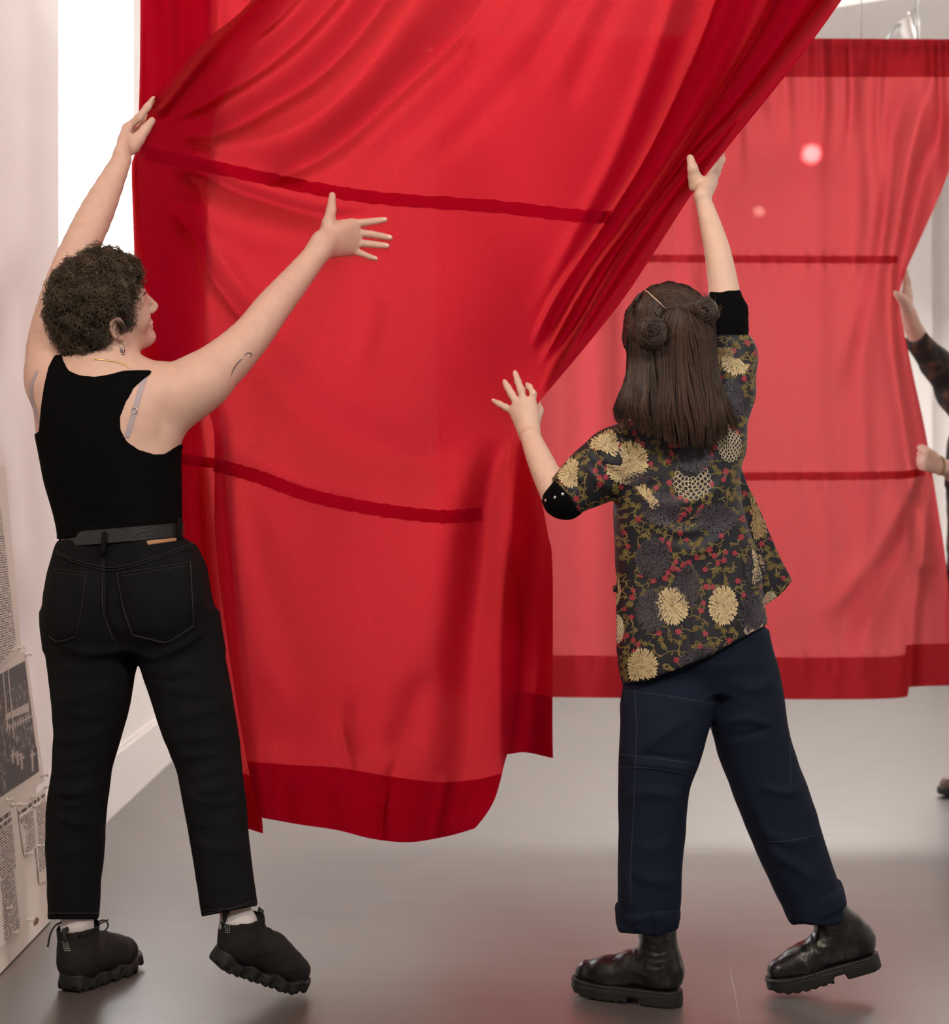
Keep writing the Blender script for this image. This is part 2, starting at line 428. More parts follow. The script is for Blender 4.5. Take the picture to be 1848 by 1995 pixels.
# hanging folds in the lower half
ridge([(985,830),(955,960),(935,1100),(915,1300),(905,1480),(890,1620)], 0.035, 26, 50, 0.2, (0.15,0))
ridge([(930,870),(880,1010),(850,1200),(810,1400)], -0.018, 36, 70, 0, (0.2,0.3))
ridge([(425,835),(432,1000),(470,1280),(505,1500),(520,1620)], 0.022, 20, 26, 0, (0.1,0))
ridge([(460,900),(500,1100),(560,1320),(590,1480)], -0.020, 34, 60, 0, (0.2,0.3))
ridge([(640,1000),(680,1200),(700,1420)], 0.013, 70, 80, 0, (0.3,0.3))
ridge([(500,1290),(520,1400),(540,1480)], 0.012, 22, 34, 0, (0.3,0.3))
ridge([(690,1330),(705,1430),(720,1500)], 0.013, 24, 30, 0, (0.3,0.3))
ridge([(830,1290),(800,1400),(770,1500)], 0.015, 26, 40, 0, (0.3,0.3))
ridge([(660,1390),(672,1450),(690,1530)], -0.010, 8, 12, 0, (0.4,0.3))
ridge([(760,1520),(745,1580),(742,1640)], -0.010, 7, 8, 0, (0.3,0))
ridge([(870,1500),(860,1560),(845,1640)], -0.008, 12, 14, 0, (0.3,0))
ridge([(775,1470),(758,1530),(750,1600)], 0.008, 10, 12, 0, (0.3,0.2))
ridge([(580,1500),(585,1560),(590,1610)], 0.010, 24, 24, 0, (0.3,0))
ridge([(660,1520),(668,1570),(672,1620)], 0.008, 18, 18, 0, (0.3,0))
ridge([(930,1490),(915,1560),(890,1610)], -0.010, 14, 18, 0, (0.3,0.1))

_ro = smooth_poly(R_OUT, 60)
def dist_poly(u, v, pts):
    best = np.full(u.shape, 1e9)
    for i in range(len(pts) - 1):
        ax, ay = pts[i]; dx, dy = pts[i+1] - pts[i]
        t = np.clip(((u-ax)*dx + (v-ay)*dy) / (dx*dx+dy*dy+1e-9), 0, 1)
        best = np.minimum(best, np.hypot(u-ax-t*dx, v-ay-t*dy))
    return best
def dA_base(u, v):
    d = np.full(u.shape, 4.30)
    d -= 0.13 * np.exp(-(dist_poly(u, v, _ro) / 200.0) ** 2)
    d -= 0.05 * np.exp(-(np.hypot(u - 280, v - 270) / 160.0) ** 2)
    d += 0.07 * sstep(940, 1015, u) * sstep(860, 1000, v)
    d += 0.05 * sstep(-0.4, 1.0, (v - 1300) / 340.0) * np.cos((u - 700) / 250.0)
    return d
_g = np.random.default_rng(3).uniform(-1, 1, (10, 4))
FOLD = 1.65
def dA(u, v):
    u = np.asarray(u, float); v = np.asarray(v, float)
    w = sum(0.0016 * np.sin(u * g[0] * 0.030 + v * g[1] * 0.018 + g[2] * 9) for g in _g)
    return dA_base(u, v) - FOLD * ridge_height(u, v, RIDGES) + w
def dAs(u, v):
    return float(dA(np.array([u]), np.array([v]))[0])
def dB(u, v):
    u = np.asarray(u, float); v = np.asarray(v, float)
    return 4.345 + 0.012 * np.sin(u * 0.055 + v * 0.004) + 0.006 * np.sin(u * 0.13 - v * 0.006) - 0.02 * np.exp(-(np.hypot(u - 275, v - 290) / 120.) ** 2)
def dC(u, v):
    u = np.asarray(u, float); v = np.asarray(v, float)
    base = 4.36 - 0.13 * np.exp(-(dist_poly(u, v, _ro) / 200.0) ** 2) * sstep(1000, 700, v)
    return base + 0.014 * np.sin(u * 0.065 + v * 0.01) * sstep(700, 1000, v) + 0.02 * sstep(1040, 990, u) * sstep(800, 1000, v)

def interp_edge(pts, v):
    p = smooth_poly(pts, 240); o = np.argsort(p[:, 1])
    return np.interp(v, p[o, 1], p[o, 0])
def sheet_grid(Lp, Rp, top, bot, nu, nv):
    s = np.linspace(0, 1, nu)[None, :]; t = np.linspace(0, 1, nv)[:, None]
    tp = np.interp(s, [q[0] for q in top], [q[1] for q in top])
    bt = smooth_poly(bot, 200); bt = np.interp(s, bt[:, 0], bt[:, 1])
    v = tp + t * (bt - tp)
    l, r = interp_edge(Lp, v), interp_edge(Rp, v)
    return l + (r - l) * s, v
def grid_faces(nu, nv):
    i = np.arange(nv - 1)[:, None] * nu + np.arange(nu - 1)[None, :]
    i = i.ravel()
    return np.stack([i, i + nu, i + nu + 1, i + 1], -1)
def sheet_mesh(name, u, v, dep, mat, parent, label=None):
    nv, nu = u.shape
    p = Pg(u, v, dep).reshape(-1, 3)
    return mk(name, p, grid_faces(nu, nv), mat, parent, True, label)
def band_mesh(name, center, half, dfun, mat, parent, off, n=160, m=8, jit=0.0):
    """a strip of doubled cloth lying on the sheet, front and back"""
    c = smooth_poly(center, n)
    t = np.gradient(c, axis=0); t /= np.linalg.norm(t, axis=1)[:, None]
    nr = np.stack([-t[:, 1], t[:, 0]], -1)
    k = np.linspace(-1, 1, m)
    hw = half * (1 + jit * np.sin(np.arange(n) * 0.9) * np.sin(np.arange(n) * 0.23))
    uv = c[:, None, :] + nr[:, None, :] * k[None, :, None] * hw[:, None, None]
    u, v = uv[..., 0], uv[..., 1]
    d = dfun(u, v) - off * (1.0 + 0.4 * (1 - k[None, :] ** 2))
    return sheet_mesh(name, u, v, d, mat, parent)

A_L = [(640,-240),(500,-12),(390,88),(302,190),(284,235),(268,300),(281,492),(314,700),(378,790),(415,832),(420,1064),(456,1339),(491,1535),(503,1592),(505,1660)]
A_R = R_OUT + [(1003,840),(990,975),(1012,1191),(1010,1290),(1001,1427),(985,1478),(962,1560),(922,1617),(880,1650)]
cur = empty('curtain', (0.05, 4.30, 0.27), 'long red cotton curtain being pulled open by two people, bundled into diagonal folds', 'curtain')
uA, vA = sheet_grid(A_L, A_R, [(0,-240),(1,-240)], [(0,1592),(0.18,1606),(0.36,1617),(0.55,1634),(0.75,1641),(0.9,1630),(1,1614)], 330, 420)
sheet_mesh('front_panel', uA, vA, dA(uA, vA), M['cloth'], cur)
B_L = [(274,-240),(272,150),(264,290),(256,330),(262,500),(270,700),(300,900),(340,1200),(358,1500),(363,1585),(364,1650)]
B_R = [(760,-240),(560,0),(430,200),(408,320),(400,530),(402,700),(432,850),(472,1340),(500,1535),(511,1600),(512,1660)]
uB, vB = sheet_grid(B_L, B_R, [(0,-240),(1,-240)], [(0,1578),(0.5,1600),(1,1624)], 90, 260)
sheet_mesh('left_edge_panel', uB, vB, dB(uB, vB), M['cloth'], cur)
# the side edges are folded back behind themselves
D_L = [(u + 2, v) for u, v in B_L]
D_R = [(u + w, v) for (u, v), w in zip(B_L, (150, 140, 110, 100, 105, 105, 100, 90, 88, 84, 84))]
uD, vD = sheet_grid(D_L, D_R, [(0,-240),(1,-240)], [(0,1574),(0.5,1588),(1,1598)], 60, 200)
sheet_mesh('folded_back_edge', uD, vD, dB(uD, vD) + 0.022, M['cloth'], cur)
C_L = [(1480,-240),(1326,87),(1228,318),(1146,462),(1038,688),(985,830),(955,1000),(945,1300),(945,1500)]
C_R = [(1780,-240),(1622,0),(1524,133),(1398,292),(1332,380),(1196,590),(1052,765),(1030,850),(1050,950),(1067,1040),(1076,1110),(1076,1400),(1077,1490)]
uC, vC = sheet_grid(C_L, C_R, [(0,-240),(1,-240)], [(0,1472),(0.35,1469),(0.6,1466),(1,1477)], 90, 260)
sheet_mesh('right_edge_panel', uC, vC, dC(uC, vC), M['cloth'], cur)
E_R = [(u - 3, v) for u, v in C_R[6:]]
E_L = [(1046, 765), (1000, 850), (985, 950), (985, 1500)]
uE, vE = sheet_grid(E_L, E_R, [(0,772),(1,772)], [(0,1464),(0.6,1462),(1,1471)], 40, 140)
sheet_mesh('folded_back_edge', uE, vE, dC(uE, vE) + 0.022, M['cloth'], cur)
band_mesh('seam', [(285,297),(400,322),(520,348),(640,372),(760,388),(960,402),(1100,418),(1190,424)], 12.5, dA, M['cloth'], cur, 0.0022, jit=0.12)
band_mesh('seam', [(1165,420),(1200,416),(1234,406)], 10, dC, M['cloth'], cur, 0.003, 30)
band_mesh('seam', [(418,905),(500,928),(600,964),(720,990),(850,1006),(938,1002)], 13, dA, M['cloth'], cur, 0.0022, jit=0.12)
band_mesh('seam', [(345,893),(420,903)], 10, dB, M['cloth'], cur, 0.0022, 30)
# hems: a second layer along the bottom
def hem(name, uu, vv, dfun, hpx, off):
    nv, nu = uu.shape
    k = np.linspace(0, 1, 24)[:, None]
    b_u, b_v = uu[-1][None, :], vv[-1][None, :]
    # walk up each grid column by hpx pixels
    v = b_v - (1 - k) * hpx
    u = np.empty_like(v)
    for j in range(nu):
        u[:, j] = np.interp(v[:, j], vv[:, j], uu[:, j])
    sheet_mesh(name, u, v, dfun(u, v) - off, M['cloth'], cur)
hem('hem', uA, vA, dA, 108 + 14 * np.sin(np.linspace(0, 3.2, 330))[None, :], 0.0022)
hem('hem', uC, vC, dC, 118, 0.0022)
hem('hem', uB, vB, dB, 110, 0.0022)

# rod and hanging wires above the near curtain
def rod(name, x0, x1, y, z, label, wires):
    r = empty(name, ((x0 + x1) / 2, y, z), label, 'curtain rod')
    mk('tube', *tube([(x0, y, z), (x1, y, z)], 0.011, 12), M['steel'], r)
    for sx in (x0, x1):
        s = 1 if sx == x1 else -1
        mk('finial', *tube([(sx, y, z), (sx + s*.015, y, z), (sx + s*.03, y, z)], [.011, .017, .009], 12), M['steel'], r)
    for wx in wires:
        mk('hanging_wire', *tube([(wx, y, z + .01), (wx, y, WZ)], 0.0022, 6), M['steel'], r)
        mk('wire_gripper', *tube([(wx, y, z + .28), (wx, y, z + .285), (wx, y, z + .335), (wx, y, z + .34)], [.004, .009, .009, .004], 10), M['white_metal'], r)
zt = P(0, -232, 4.3)[2]
rod('curtain_rod', -0.83, 1.25, 4.30, zt, 'steel curtain rod hanging on wires above the front red curtain', (-0.7, 0.2, 1.15))

# ------------------------------------------------------------------ rear curtain
FR = []
_keep, RIDGES = RIDGES, FR
rr = random.Random(5)
for i in range(34):       # gathers below the rod
    x = 860 + i * 32 + rr.uniform(-10, 10)
    L = rr.uniform(60, 420)
    ridge([(x, 60), (x + rr.uniform(-10, 10), 60 + L * .5), (x + rr.uniform(-18, 18), 60 + L)], rr.uniform(0.010, 0.028), rr.uniform(7, 11), rr.uniform(14, 24), rr.uniform(-.3, .3), (0, 0.6), 10)
for i in range(16):       # long soft folds
    x = 870 + i * 58 + rr.uniform(-18, 18)
    ridge([(x, 60), (x + rr.uniform(-25, 25), 600), (x + rr.uniform(-25, 25), 1380)], rr.uniform(-0.018, 0.024), 20, 34, rr.uniform(-.4, .4), (0, 0), 14)
for i in range(26):       # puckers at the seams and the hem
    x = 1000 + i * 30 + rr.uniform(-8, 8)
    for vv in (505, 928, 1290):
        ridge([(x, vv - 26), (x + rr.uniform(-6, 6), vv + 38)], rr.uniform(-0.006, 0.008), 6, 9, 0, (0.4, 0.4), 5)
# pulled to the gripping hands on the right
ridge([(1900, 70), (1820, 280), (1765, 480), (1748, 570), (1762, 700), (1800, 900), (1850, 1100)], 0.045, 20, 24, 0, (0.2, 0))
ridge([(1840, 70), (1775, 280), (1742, 480), (1735, 570), (1742, 700), (1765, 860), (1800, 1100)], -0.045, 14, 18, 0, (0.2, 0))
ridge([(1790, 70), (1735, 300), (1712, 480), (1690, 620), (1660, 740)], 0.034, 22, 30, 0, (0.2, 0.4))
ridge([(1735, 250), (1695, 480), (1660, 650), (1600, 800)], -0.030, 18, 30, 0, (0.2, 0.4))
ridge([(1800, 905), (1740, 1010), (1660, 1140), (1560, 1230)], -0.026, 14, 30, 0, (0.1, 0.4))
ridge([(1805, 915), (1770, 1040), (1710, 1190), (1650, 1290)], 0.026, 16, 30, 0, (0.1, 0.3))
ridge([(1810, 920), (1800, 1050), (1778, 1200), (1770, 1350)], -0.035, 10, 16, 0, (0.1, 0))
RIDGES = _keep
def dF(u, v):
    u = np.asarray(u, float); v = np.asarray(v, float)
    return 6.05 - 2.0 * ridge_height(u, v, FR)
far = empty('curtain', (1.0, 6.05, 0.43), 'lighter red curtain hanging on a steel rod behind the person in the floral jacket', 'curtain')
F_L = [(850,70),(850,1370)]
F_R = [(1990,70),(1905,200),(1830,380),(1790,470),(1762,535),(1752,590),(1772,700),(1800,830),(1812,900),(1828,1000),(1845,1120),(1862,1330),(1865,1380)]
uF, vF = sheet_grid(F_L, F_R, [(0,73),(0.7,75),(1,77)], [(0,1356),(0.6,1362),(0.885,1360),(0.9,1340),(1,1335)], 340, 300)
# each row spaced by cloth so the folds bunch at the right
sheet_mesh('panel', uF, vF, dF(uF, vF), M['cloth_far'], far)
def hemF(v0, v1, off, nm):
    k = np.linspace(0, 1, 20)[:, None]
    u = np.empty((20, 340)); v = np.empty((20, 340))
    for j in range(340):
        top, bot = vF[0, j], vF[-1, j]
        a = top if v0 is None else bot - v0
        e = bot if v1 is None else v1
        v[:, j] = a + (e - a) * k[:, 0]
        u[:, j] = np.interp(v[:, j], vF[:, j], uF[:, j])
    sheet_mesh(nm, u, v, dF(u, v) - off, M['cloth_far'], far)
hemF(None, 150, 0.004, 'rod_pocket')
hemF(82, None, 0.004, 'hem')
band_mesh('seam', [(860,502),(1200,503),(1500,505),(1748,506)], 7.5, dF, M['cloth_far'], far, 0.004, 260, jit=0.1)
band_mesh('seam', [(860,930),(1200,930),(1500,928),(1740,926),(1800,918)], 8, dF, M['cloth_far'], far, 0.004, 260, jit=0.1)
rod('curtain_rod', P(850, 75, 6.05)[0], P(1980, 75, 6.05)[0], 6.12, P(0, 96, 6.12)[2], 'steel curtain rod hanging on wires above the rear red curtain', (P(1000,75,6.05)[0], P(1686, 75, 6.05)[0]))

# ------------------------------------------------------------------ organic shapes: blended distance fields, skinned by surface nets
def _hash(ix, iy, iz):
    h = (ix * 374761393 + iy * 668265263 + iz * 2147483647 // 7 * 3) & 0xFFFFFFFF
    h = ((h ^ (h >> 13)) * 1274126177) & 0xFFFFFFFF
    return ((h ^ (h >> 16)) & 0xFFFF) / 32767.5 - 1.0
def vnoise(p):
    i = np.floor(p).astype(np.int64); f = p - i
    f = f * f * (3 - 2 * f)
    r = 0.0
    for dx in (0, 1):
        wx = f[..., 0] if dx else 1 - f[..., 0]
        for dy in (0, 1):
            wy = f[..., 1] if dy else 1 - f[..., 1]
            for dz in (0, 1):
                wz = f[..., 2] if dz else 1 - f[..., 2]
                r = r + wx * wy * wz * _hash(i[..., 0] + dx, i[..., 1] + dy, i[..., 2] + dz)
    return r
def smin(a, b, k):
    if k <= 0: return np.minimum(a, b)
    h = np.maximum(k - np.abs(a - b), 0) / k
    return np.minimum(a, b) - h * h * k * 0.25
def smax(a, b, k): return -smin(-a, -b, k)

class Shape:
    def __init__(self, k=0.012):
        self.pr = []; self.post = []; self.k = k
    def add(self, fn, c, r, k=None):
        self.pr.append((fn, np.asarray(c, float), float(r), self.k if k is None else k)); return self
    def cone(self, a, b, ra, rb, k=None, flat=None):
        """tapered capsule; flat=(axis, factor) squashes the section along the axis"""
        a = np.asarray(a, float); b = np.asarray(b, float); ab = b - a
        L2 = max(ab @ ab, 1e-12)
        if flat is not None:
            ax = np.asarray(flat[0], float); ax = ax - ab * (ax @ ab) / L2; ax /= np.linalg.norm(ax) + 1e-12; fac = flat[1]
        def fn(p):
            q = p - a
            t = np.clip(q @ ab / L2, 0, 1)
            e = q - t[:, None] * ab
            r = ra + (rb - ra) * t
            if flat is not None:
                s = e @ ax
                n2 = (e * e).sum(1) + s * s * (1 / fac ** 2 - 1)
                n = np.sqrt(np.maximum(n2, 1e-12)); rho = np.sqrt((e * e).sum(1) + 1e-12)
                return (n - r) * np.maximum(rho / n, fac)
            return np.sqrt((e * e).sum(1)) - r
        return self.add(fn, (a + b) / 2, np.linalg.norm(ab) / 2 + max(ra, rb), k)
    def chain(self, pts, rad, k=None, flat=None):
        for i in range(len(pts) - 1):
            self.cone(pts[i], pts[i+1], rad[i], rad[i+1], k, flat)
        return self
    def schain(self, pts, rad, k=None, m=4):
        """limb: the joints rounded off by a smooth path and smooth radii"""
        q = smooth_poly([list(p) + [r] for p, r in zip(pts, rad)], (len(pts) - 1) * m + 1)
        for i in range(len(q) - 1):
            self.cone(q[i, :3], q[i+1, :3], q[i, 3], q[i+1, 3], k if i < 2 else .003)
        return self
    def ell(self, c, rad, R=None, k=None):
        c = np.asarray(c, float); rad = np.asarray(rad, float)
        Rm = np.eye(3) if R is None else np.asarray(R, float)      # rows: local axes
        def fn(p):
            q = (p - c) @ Rm.T
            rho = np.sqrt((q * q).sum(1) + 1e-12)
            n = np.sqrt(((q / rad) ** 2).sum(1) + 1e-12)
            return rho * (1 - 1 / np.maximum(n, 1e-3)) if False else np.where(n > 1e-2, rho - rho / n, -rad.min())
        return self.add(fn, c, rad.max(), k)
    def loft(self, sec, k=None, ex=2.0):
        """sec rows: z, cx, cy, a, b  (any order) -> elliptic column"""
        s = np.array(sorted(sec, key=lambda r: r[0]), float)
        zz = np.linspace(s[0, 0], s[-1, 0], 160)
        tab = np.stack([np.interp(zz, s[:, 0], s[:, i]) for i in range(5)], -1)
        kern = np.hanning(15); kern /= kern.sum()
        for i in range(1, 5):
            tab[:, i] = np.convolve(np.pad(tab[:, i], 7, mode='edge'), kern, 'valid')
        z0, z1 = zz[0], zz[-1]
        def fn(p):
            z = np.clip(p[:, 2], z0, z1)
            cx, cy, a, b = (np.interp(z, zz, tab[:, i]) for i in range(1, 5))
            dx, dy = p[:, 0] - cx, p[:, 1] - cy
            rho = np.sqrt(dx*dx + dy*dy + 1e-12)
            n = (np.abs(dx / a) ** ex + np.abs(dy / b) ** ex) ** (1 / ex) + 1e-9
            d = np.where(n > 1e-2, rho - rho / n, -np.minimum(a, b))
            return np.maximum(d, np.maximum(z0 - p[:, 2], p[:, 2] - z1))
        c = np.array([tab[:, 1].mean(), tab[:, 2].mean(), (z0 + z1) / 2])
        r = math.hypot((z1 - z0) / 2, max(tab[:, 3].max(), tab[:, 4].max()) + np.ptp(tab[:, 1]) + np.ptp(tab[:, 2]))
        return self.add(fn, c, r, k)
    def sdf(self, p, idx=None):
        d = np.full(len(p), 1e3)
        for i in (range(len(self.pr)) if idx is None else idx):
            fn, c, r, k = self.pr[i]
            d = smin(d, fn(p), k) if i else fn(p)
        return d
    def full(self, p, idx=None):
        d = self.sdf(p, idx)
        for f in self.post: d = f(p, d)
        return d
    def mesh(self, h, n=14, box=None):
        C = np.array([q[1] for q in self.pr]); R = np.array([q[2] for q in self.pr])
        mn = (C - R[:, None]).min(0) - 0.02; mxx = (C + R[:, None]).max(0) + 0.02
        if box is not None:
            mn = np.maximum(mn, box[0]); mxx = np.minimum(mxx, box[1])
        bs = n * h
        nb = np.ceil((mxx - mn) / bs).astype(int) + 1
        I = np.stack(np.meshgrid(*[np.arange(k) for k in nb], indexing='ij'), -1).reshape(-1, 3)
        ctr = mn + (I + 0.5) * bs
        hd = bs * 0.87
        near = np.zeros(len(ctr), bool)
        for c, r in zip(C, R):
            near |= np.linalg.norm(ctr - c, axis=1) - r < hd
        I, ctr = I[near], ctr[near]
        d = self.full(ctr)
        act = np.abs(d) < hd * 1.25 + 0.012
        I, ctr = I[act], ctr[act]
        g = np.arange(n + 1)
        G = np.stack(np.meshgrid(g, g, g, indexing='ij'), -1).reshape(-1, 3)
        keys, verts, quads = [], [], []
        K = 1 << 20
        def key(a): return (a[..., 0] * K + a[..., 1]) * K + a[..., 2]
        co = np.array([[i, j, k] for i in (0, 1) for j in (0, 1) for k in (0, 1)])
        ed = [(a, b) for a in range(8) for b in range(a + 1, 8) if np.abs(co[a] - co[b]).sum() == 1]
        for b0, c in zip(I, ctr):
            lb = np.linalg.norm(C - c, axis=1) - R
            idx = np.nonzero(lb < hd + 0.06)[0]
            if len(idx) == 0: continue
            base = b0 * n
            pts = mn + (base + G) * h
            dd = self.full_first(pts, idx).reshape(n+1, n+1, n+1)
            ins = dd < 0
            if ins.all() or not ins.any(): continue
            cs = [dd[x:x+n, y:y+n, z:z+n] for x, y, z in co]
            cnt = sum((q < 0).astype(np.int8) for q in cs)
            a = np.nonzero((cnt > 0) & (cnt < 8))
            cell = np.stack(a, -1)
            val = np.stack([q[a] for q in cs], -1)
            acc = np.zeros((len(cell), 3)); num = np.zeros(len(cell))
            for e0, e1 in ed:
                v0, v1 = val[:, e0], val[:, e1]
                s = (v0 < 0) != (v1 < 0)
                t = np.where(s, v0 / np.where(s, v0 - v1, 1), 0)
                q = co[e0] + (co[e1] - co[e0]) * t[:, None]
                acc += q * s[:, None]; num += s
            verts.append(mn + (base + cell + acc / num[:, None]) * h)
            keys.append(key(base + cell + 1))
            for ax in range(3):
                o = [0, 0, 0]; o[ax] = 1
                d0 = dd[:n, :n, :n]; d1 = dd[o[0]:o[0]+n, o[1]:o[1]+n, o[2]:o[2]+n]
                sgn = (d0 < 0) != (d1 < 0)
                e = np.nonzero(sgn)
                if len(e[0]) == 0: continue
                cc = base + np.stack(e, -1) + 1
                b_, c_ = (ax + 1) % 3, (ax + 2) % 3
                ob = np.zeros(3, int); ob[b_] = 1; oc = np.zeros(3, int); oc[c_] = 1
                q = np.stack([key(cc), key(cc - ob), key(cc - ob - oc), key(cc - oc)], -1)
                flip = (d0[e] > 0)
                q[flip] = q[flip][:, ::-1]
                quads.append(q)
        keys = np.concatenate(keys); verts = np.concatenate(verts); quads = np.concatenate(quads)
        o = np.argsort(keys); ks = keys[o]
        pos = np.searchsorted(ks, quads); pos = np.clip(pos, 0, len(ks) - 1)
        ok = (ks[pos] == quads).all(1)
        return verts[o], pos[ok]
    def full_first(self, p, idx):
        d = None
        for i in idx:
            fn, c, r, k = self.pr[i]
            d = fn(p) if d is None else smin(d, fn(p), k)
        for f in self.post: d = f(p, d)
        return d

def relax(v, f, it=2, lam=0.5):
    """a little Laplacian smoothing of a quad mesh"""
    n = len(v)
    e = np.concatenate([f[:, [0, 1]], f[:, [1, 2]], f[:, [2, 3]], f[:, [3, 0]]])
    a = np.concatenate([e[:, 0], e[:, 1]]); b = np.concatenate([e[:, 1], e[:, 0]])
    cnt = np.bincount(a, minlength=n).astype(float); cnt[cnt == 0] = 1
    for _ in range(it):
        s = np.stack([np.bincount(a, weights=v[b, i], minlength=n) for i in range(3)], -1) / cnt[:, None]
        v = v + (s - v) * lam
    return v
def poly_sd(u, v, poly):
    """signed distance to a polygon in px, negative inside"""
    poly = np.asarray(poly, float)
    best = np.full(u.shape, 1e18); ins = np.zeros(u.shape, bool)
    n = len(poly)
    for i in range(n):
        ax, ay = poly[i]; bx, by = poly[(i+1) % n]
        dx, dy = bx - ax, by - ay
        t = np.clip(((u-ax)*dx + (v-ay)*dy) / (dx*dx+dy*dy+1e-9), 0, 1)
        best = np.minimum(best, (u-ax-t*dx)**2 + (v-ay-t*dy)**2)
        c = ((ay > v) != (by > v)) & (u < (bx-ax) * (v-ay) / (by-ay+1e-12) + ax)
        ins ^= c
    d = np.sqrt(best)
    return np.where(ins, -d, d)
def sec(v, ul, ur, d, b):
    """loft section from an outline row: pixel row, left and right edge, depth, half thickness"""
    p = P((ul + ur) / 2, v, d)
    return (p[2], p[0], d, (ur - ul) / 2 / F * d, b)
def creases(lines):
    """fold lines pressed into cloth: (points (u,v,d), amplitude, width)"""
    pre = [(smooth_poly([P(*q) for q in pts], 12), a, w) for pts, a, w in lines]
    def f(p, d):
        near = np.abs(d) < 0.03
        if not near.any(): return d
        q = p[near]; r = np.zeros(len(q))
        for pts, a, w in pre:
            mn, mx2 = pts.min(0) - 3*w - 0.06, pts.max(0) + 3*w + 0.06
            s = ((q > mn) & (q < mx2)).all(1)
            if not s.any(): continue
            qs = q[s]; best = np.full(len(qs), 1e9); bt = np.zeros(len(qs))
            for i in range(len(pts) - 1):
                ab = pts[i+1] - pts[i]
                t = np.clip((qs - pts[i]) @ ab / (ab @ ab + 1e-12), 0, 1)
                e = qs - pts[i] - t[:, None] * ab
                # distance seen from the camera side: ignore half of the depth offset
                e[:, 1] *= 0.35
                dd = (e * e).sum(1)
                kk = dd < best
                best[kk] = dd[kk]; bt[kk] = (i + t[kk]) / (len(pts) - 1)
            r[s] += a * np.exp(-best / w ** 2) * np.sin(np.pi * np.clip(bt, 0.02, 0.98)) ** 0.6
        d = d.copy(); d[near] -= r
        return d
    return f
def rumple(amp, freq, seed=0.0, aniso=(1, 1, 1)):
    an = np.asarray(aniso, float)
    def f(p, d):
        near = np.abs(d) < 0.03
        if not near.any(): return d
        d = d.copy(); q = p[near] * an * freq + seed
        q = q + 0.6 * vnoise(q * 0.5 + 31.7)[:, None]
        d[near] -= amp * (vnoise(q) + 0.5 * vnoise(q * 2.1 + 5.3))
        return d
    return f
def frame(fwd, up):
    f = np.asarray(fwd, float); f /= np.linalg.norm(f)
    u = np.asarray(up, float); u = u - f * (u @ f); u /= np.linalg.norm(u)
    r = np.cross(f, u)
    return f, u, r

def add_hand(S, wrist, knuckles, fingers, thumb, rp=0.0135, rf=(0.0102, 0.0092, 0.0078), wr=0.021, kf=0.006):
    """palm fanned from the wrist to four knuckles; fingers = list of joint lists after the knuckle"""
    wrist = np.asarray(wrist)
    kn = [np.asarray(k) for k in knuckles]
    for i, k in enumerate(kn):
        off = (kn[i] - sum(kn) / len(kn)) * 0.45
        S.cone(wrist + off, k, rp * 1.12, rp * 0.84, 0.014)
    for i in range(len(kn) - 1):
        S.cone((wrist + off * 0 + kn[i]) / 2, (kn[i+1] + kn[i]) / 2, rp * 1.05, rp * 0.72, 0.012)
    for k, f in zip(kn, fingers):
        pts = [k] + [np.asarray(q) for q in f]
        sc = 1.0 if np.linalg.norm(pts[-1] - k) > 0.062 else 0.88
        n = len(pts)
        rad = np.interp(np.linspace(0, 1, n), [0, 0.5, 1], [rf[0] * sc, rf[1] * sc, rf[2] * sc])
        for i in range(n - 1):
            S.cone(pts[i], pts[i+1], rad[i], rad[i+1], kf)
    if thumb is not None:
        t = [np.asarray(q) for q in thumb]
        rad = np.interp(np.linspace(0, 1, len(t)), [0, 0.45, 0.8, 1], [0.0195, 0.0135, 0.0112, 0.0090])
        for i in range(len(t) - 1):
            S.cone(t[i], t[i+1], rad[i], rad[i+1], 0.012 if i == 0 else 0.006)
def nails(tips, parent, mat, body):
    """tips: (tip point, previous joint, outward normal, half width)"""
    for tip, prev, nrm, w in tips:
        tip = np.asarray(tip); d = tip - np.asarray(prev); d /= np.linalg.norm(d)
        n = np.asarray(nrm, float); n = n - d * (n @ d); n /= np.linalg.norm(n)
        s = np.cross(d, n)
        c = tip - d * 0.001 + n * 0.0060
        V = []; Fc = []
        for i in range(7):
            for j in range(6):
                a, b2 = i / 6 * 2 - 1, j / 5 * 2 - 1
                wv = w * (1 - 0.12 * a * a) * math.sqrt(max(0.05, 1 - max(0, abs(a) - .6) ** 2 * 4))
                V.append(c + d * a * 0.0056 + s * b2 * wv + n * (0.0016 * (1 - b2 * b2 * 1.2) - 0.0007 * a))
        for i in range(6):
            for j in range(5):
                Fc.append((i*6+j, i*6+j+1, i*6+j+7, i*6+j+6))
        mk('fingernail', V, Fc, mat, body)

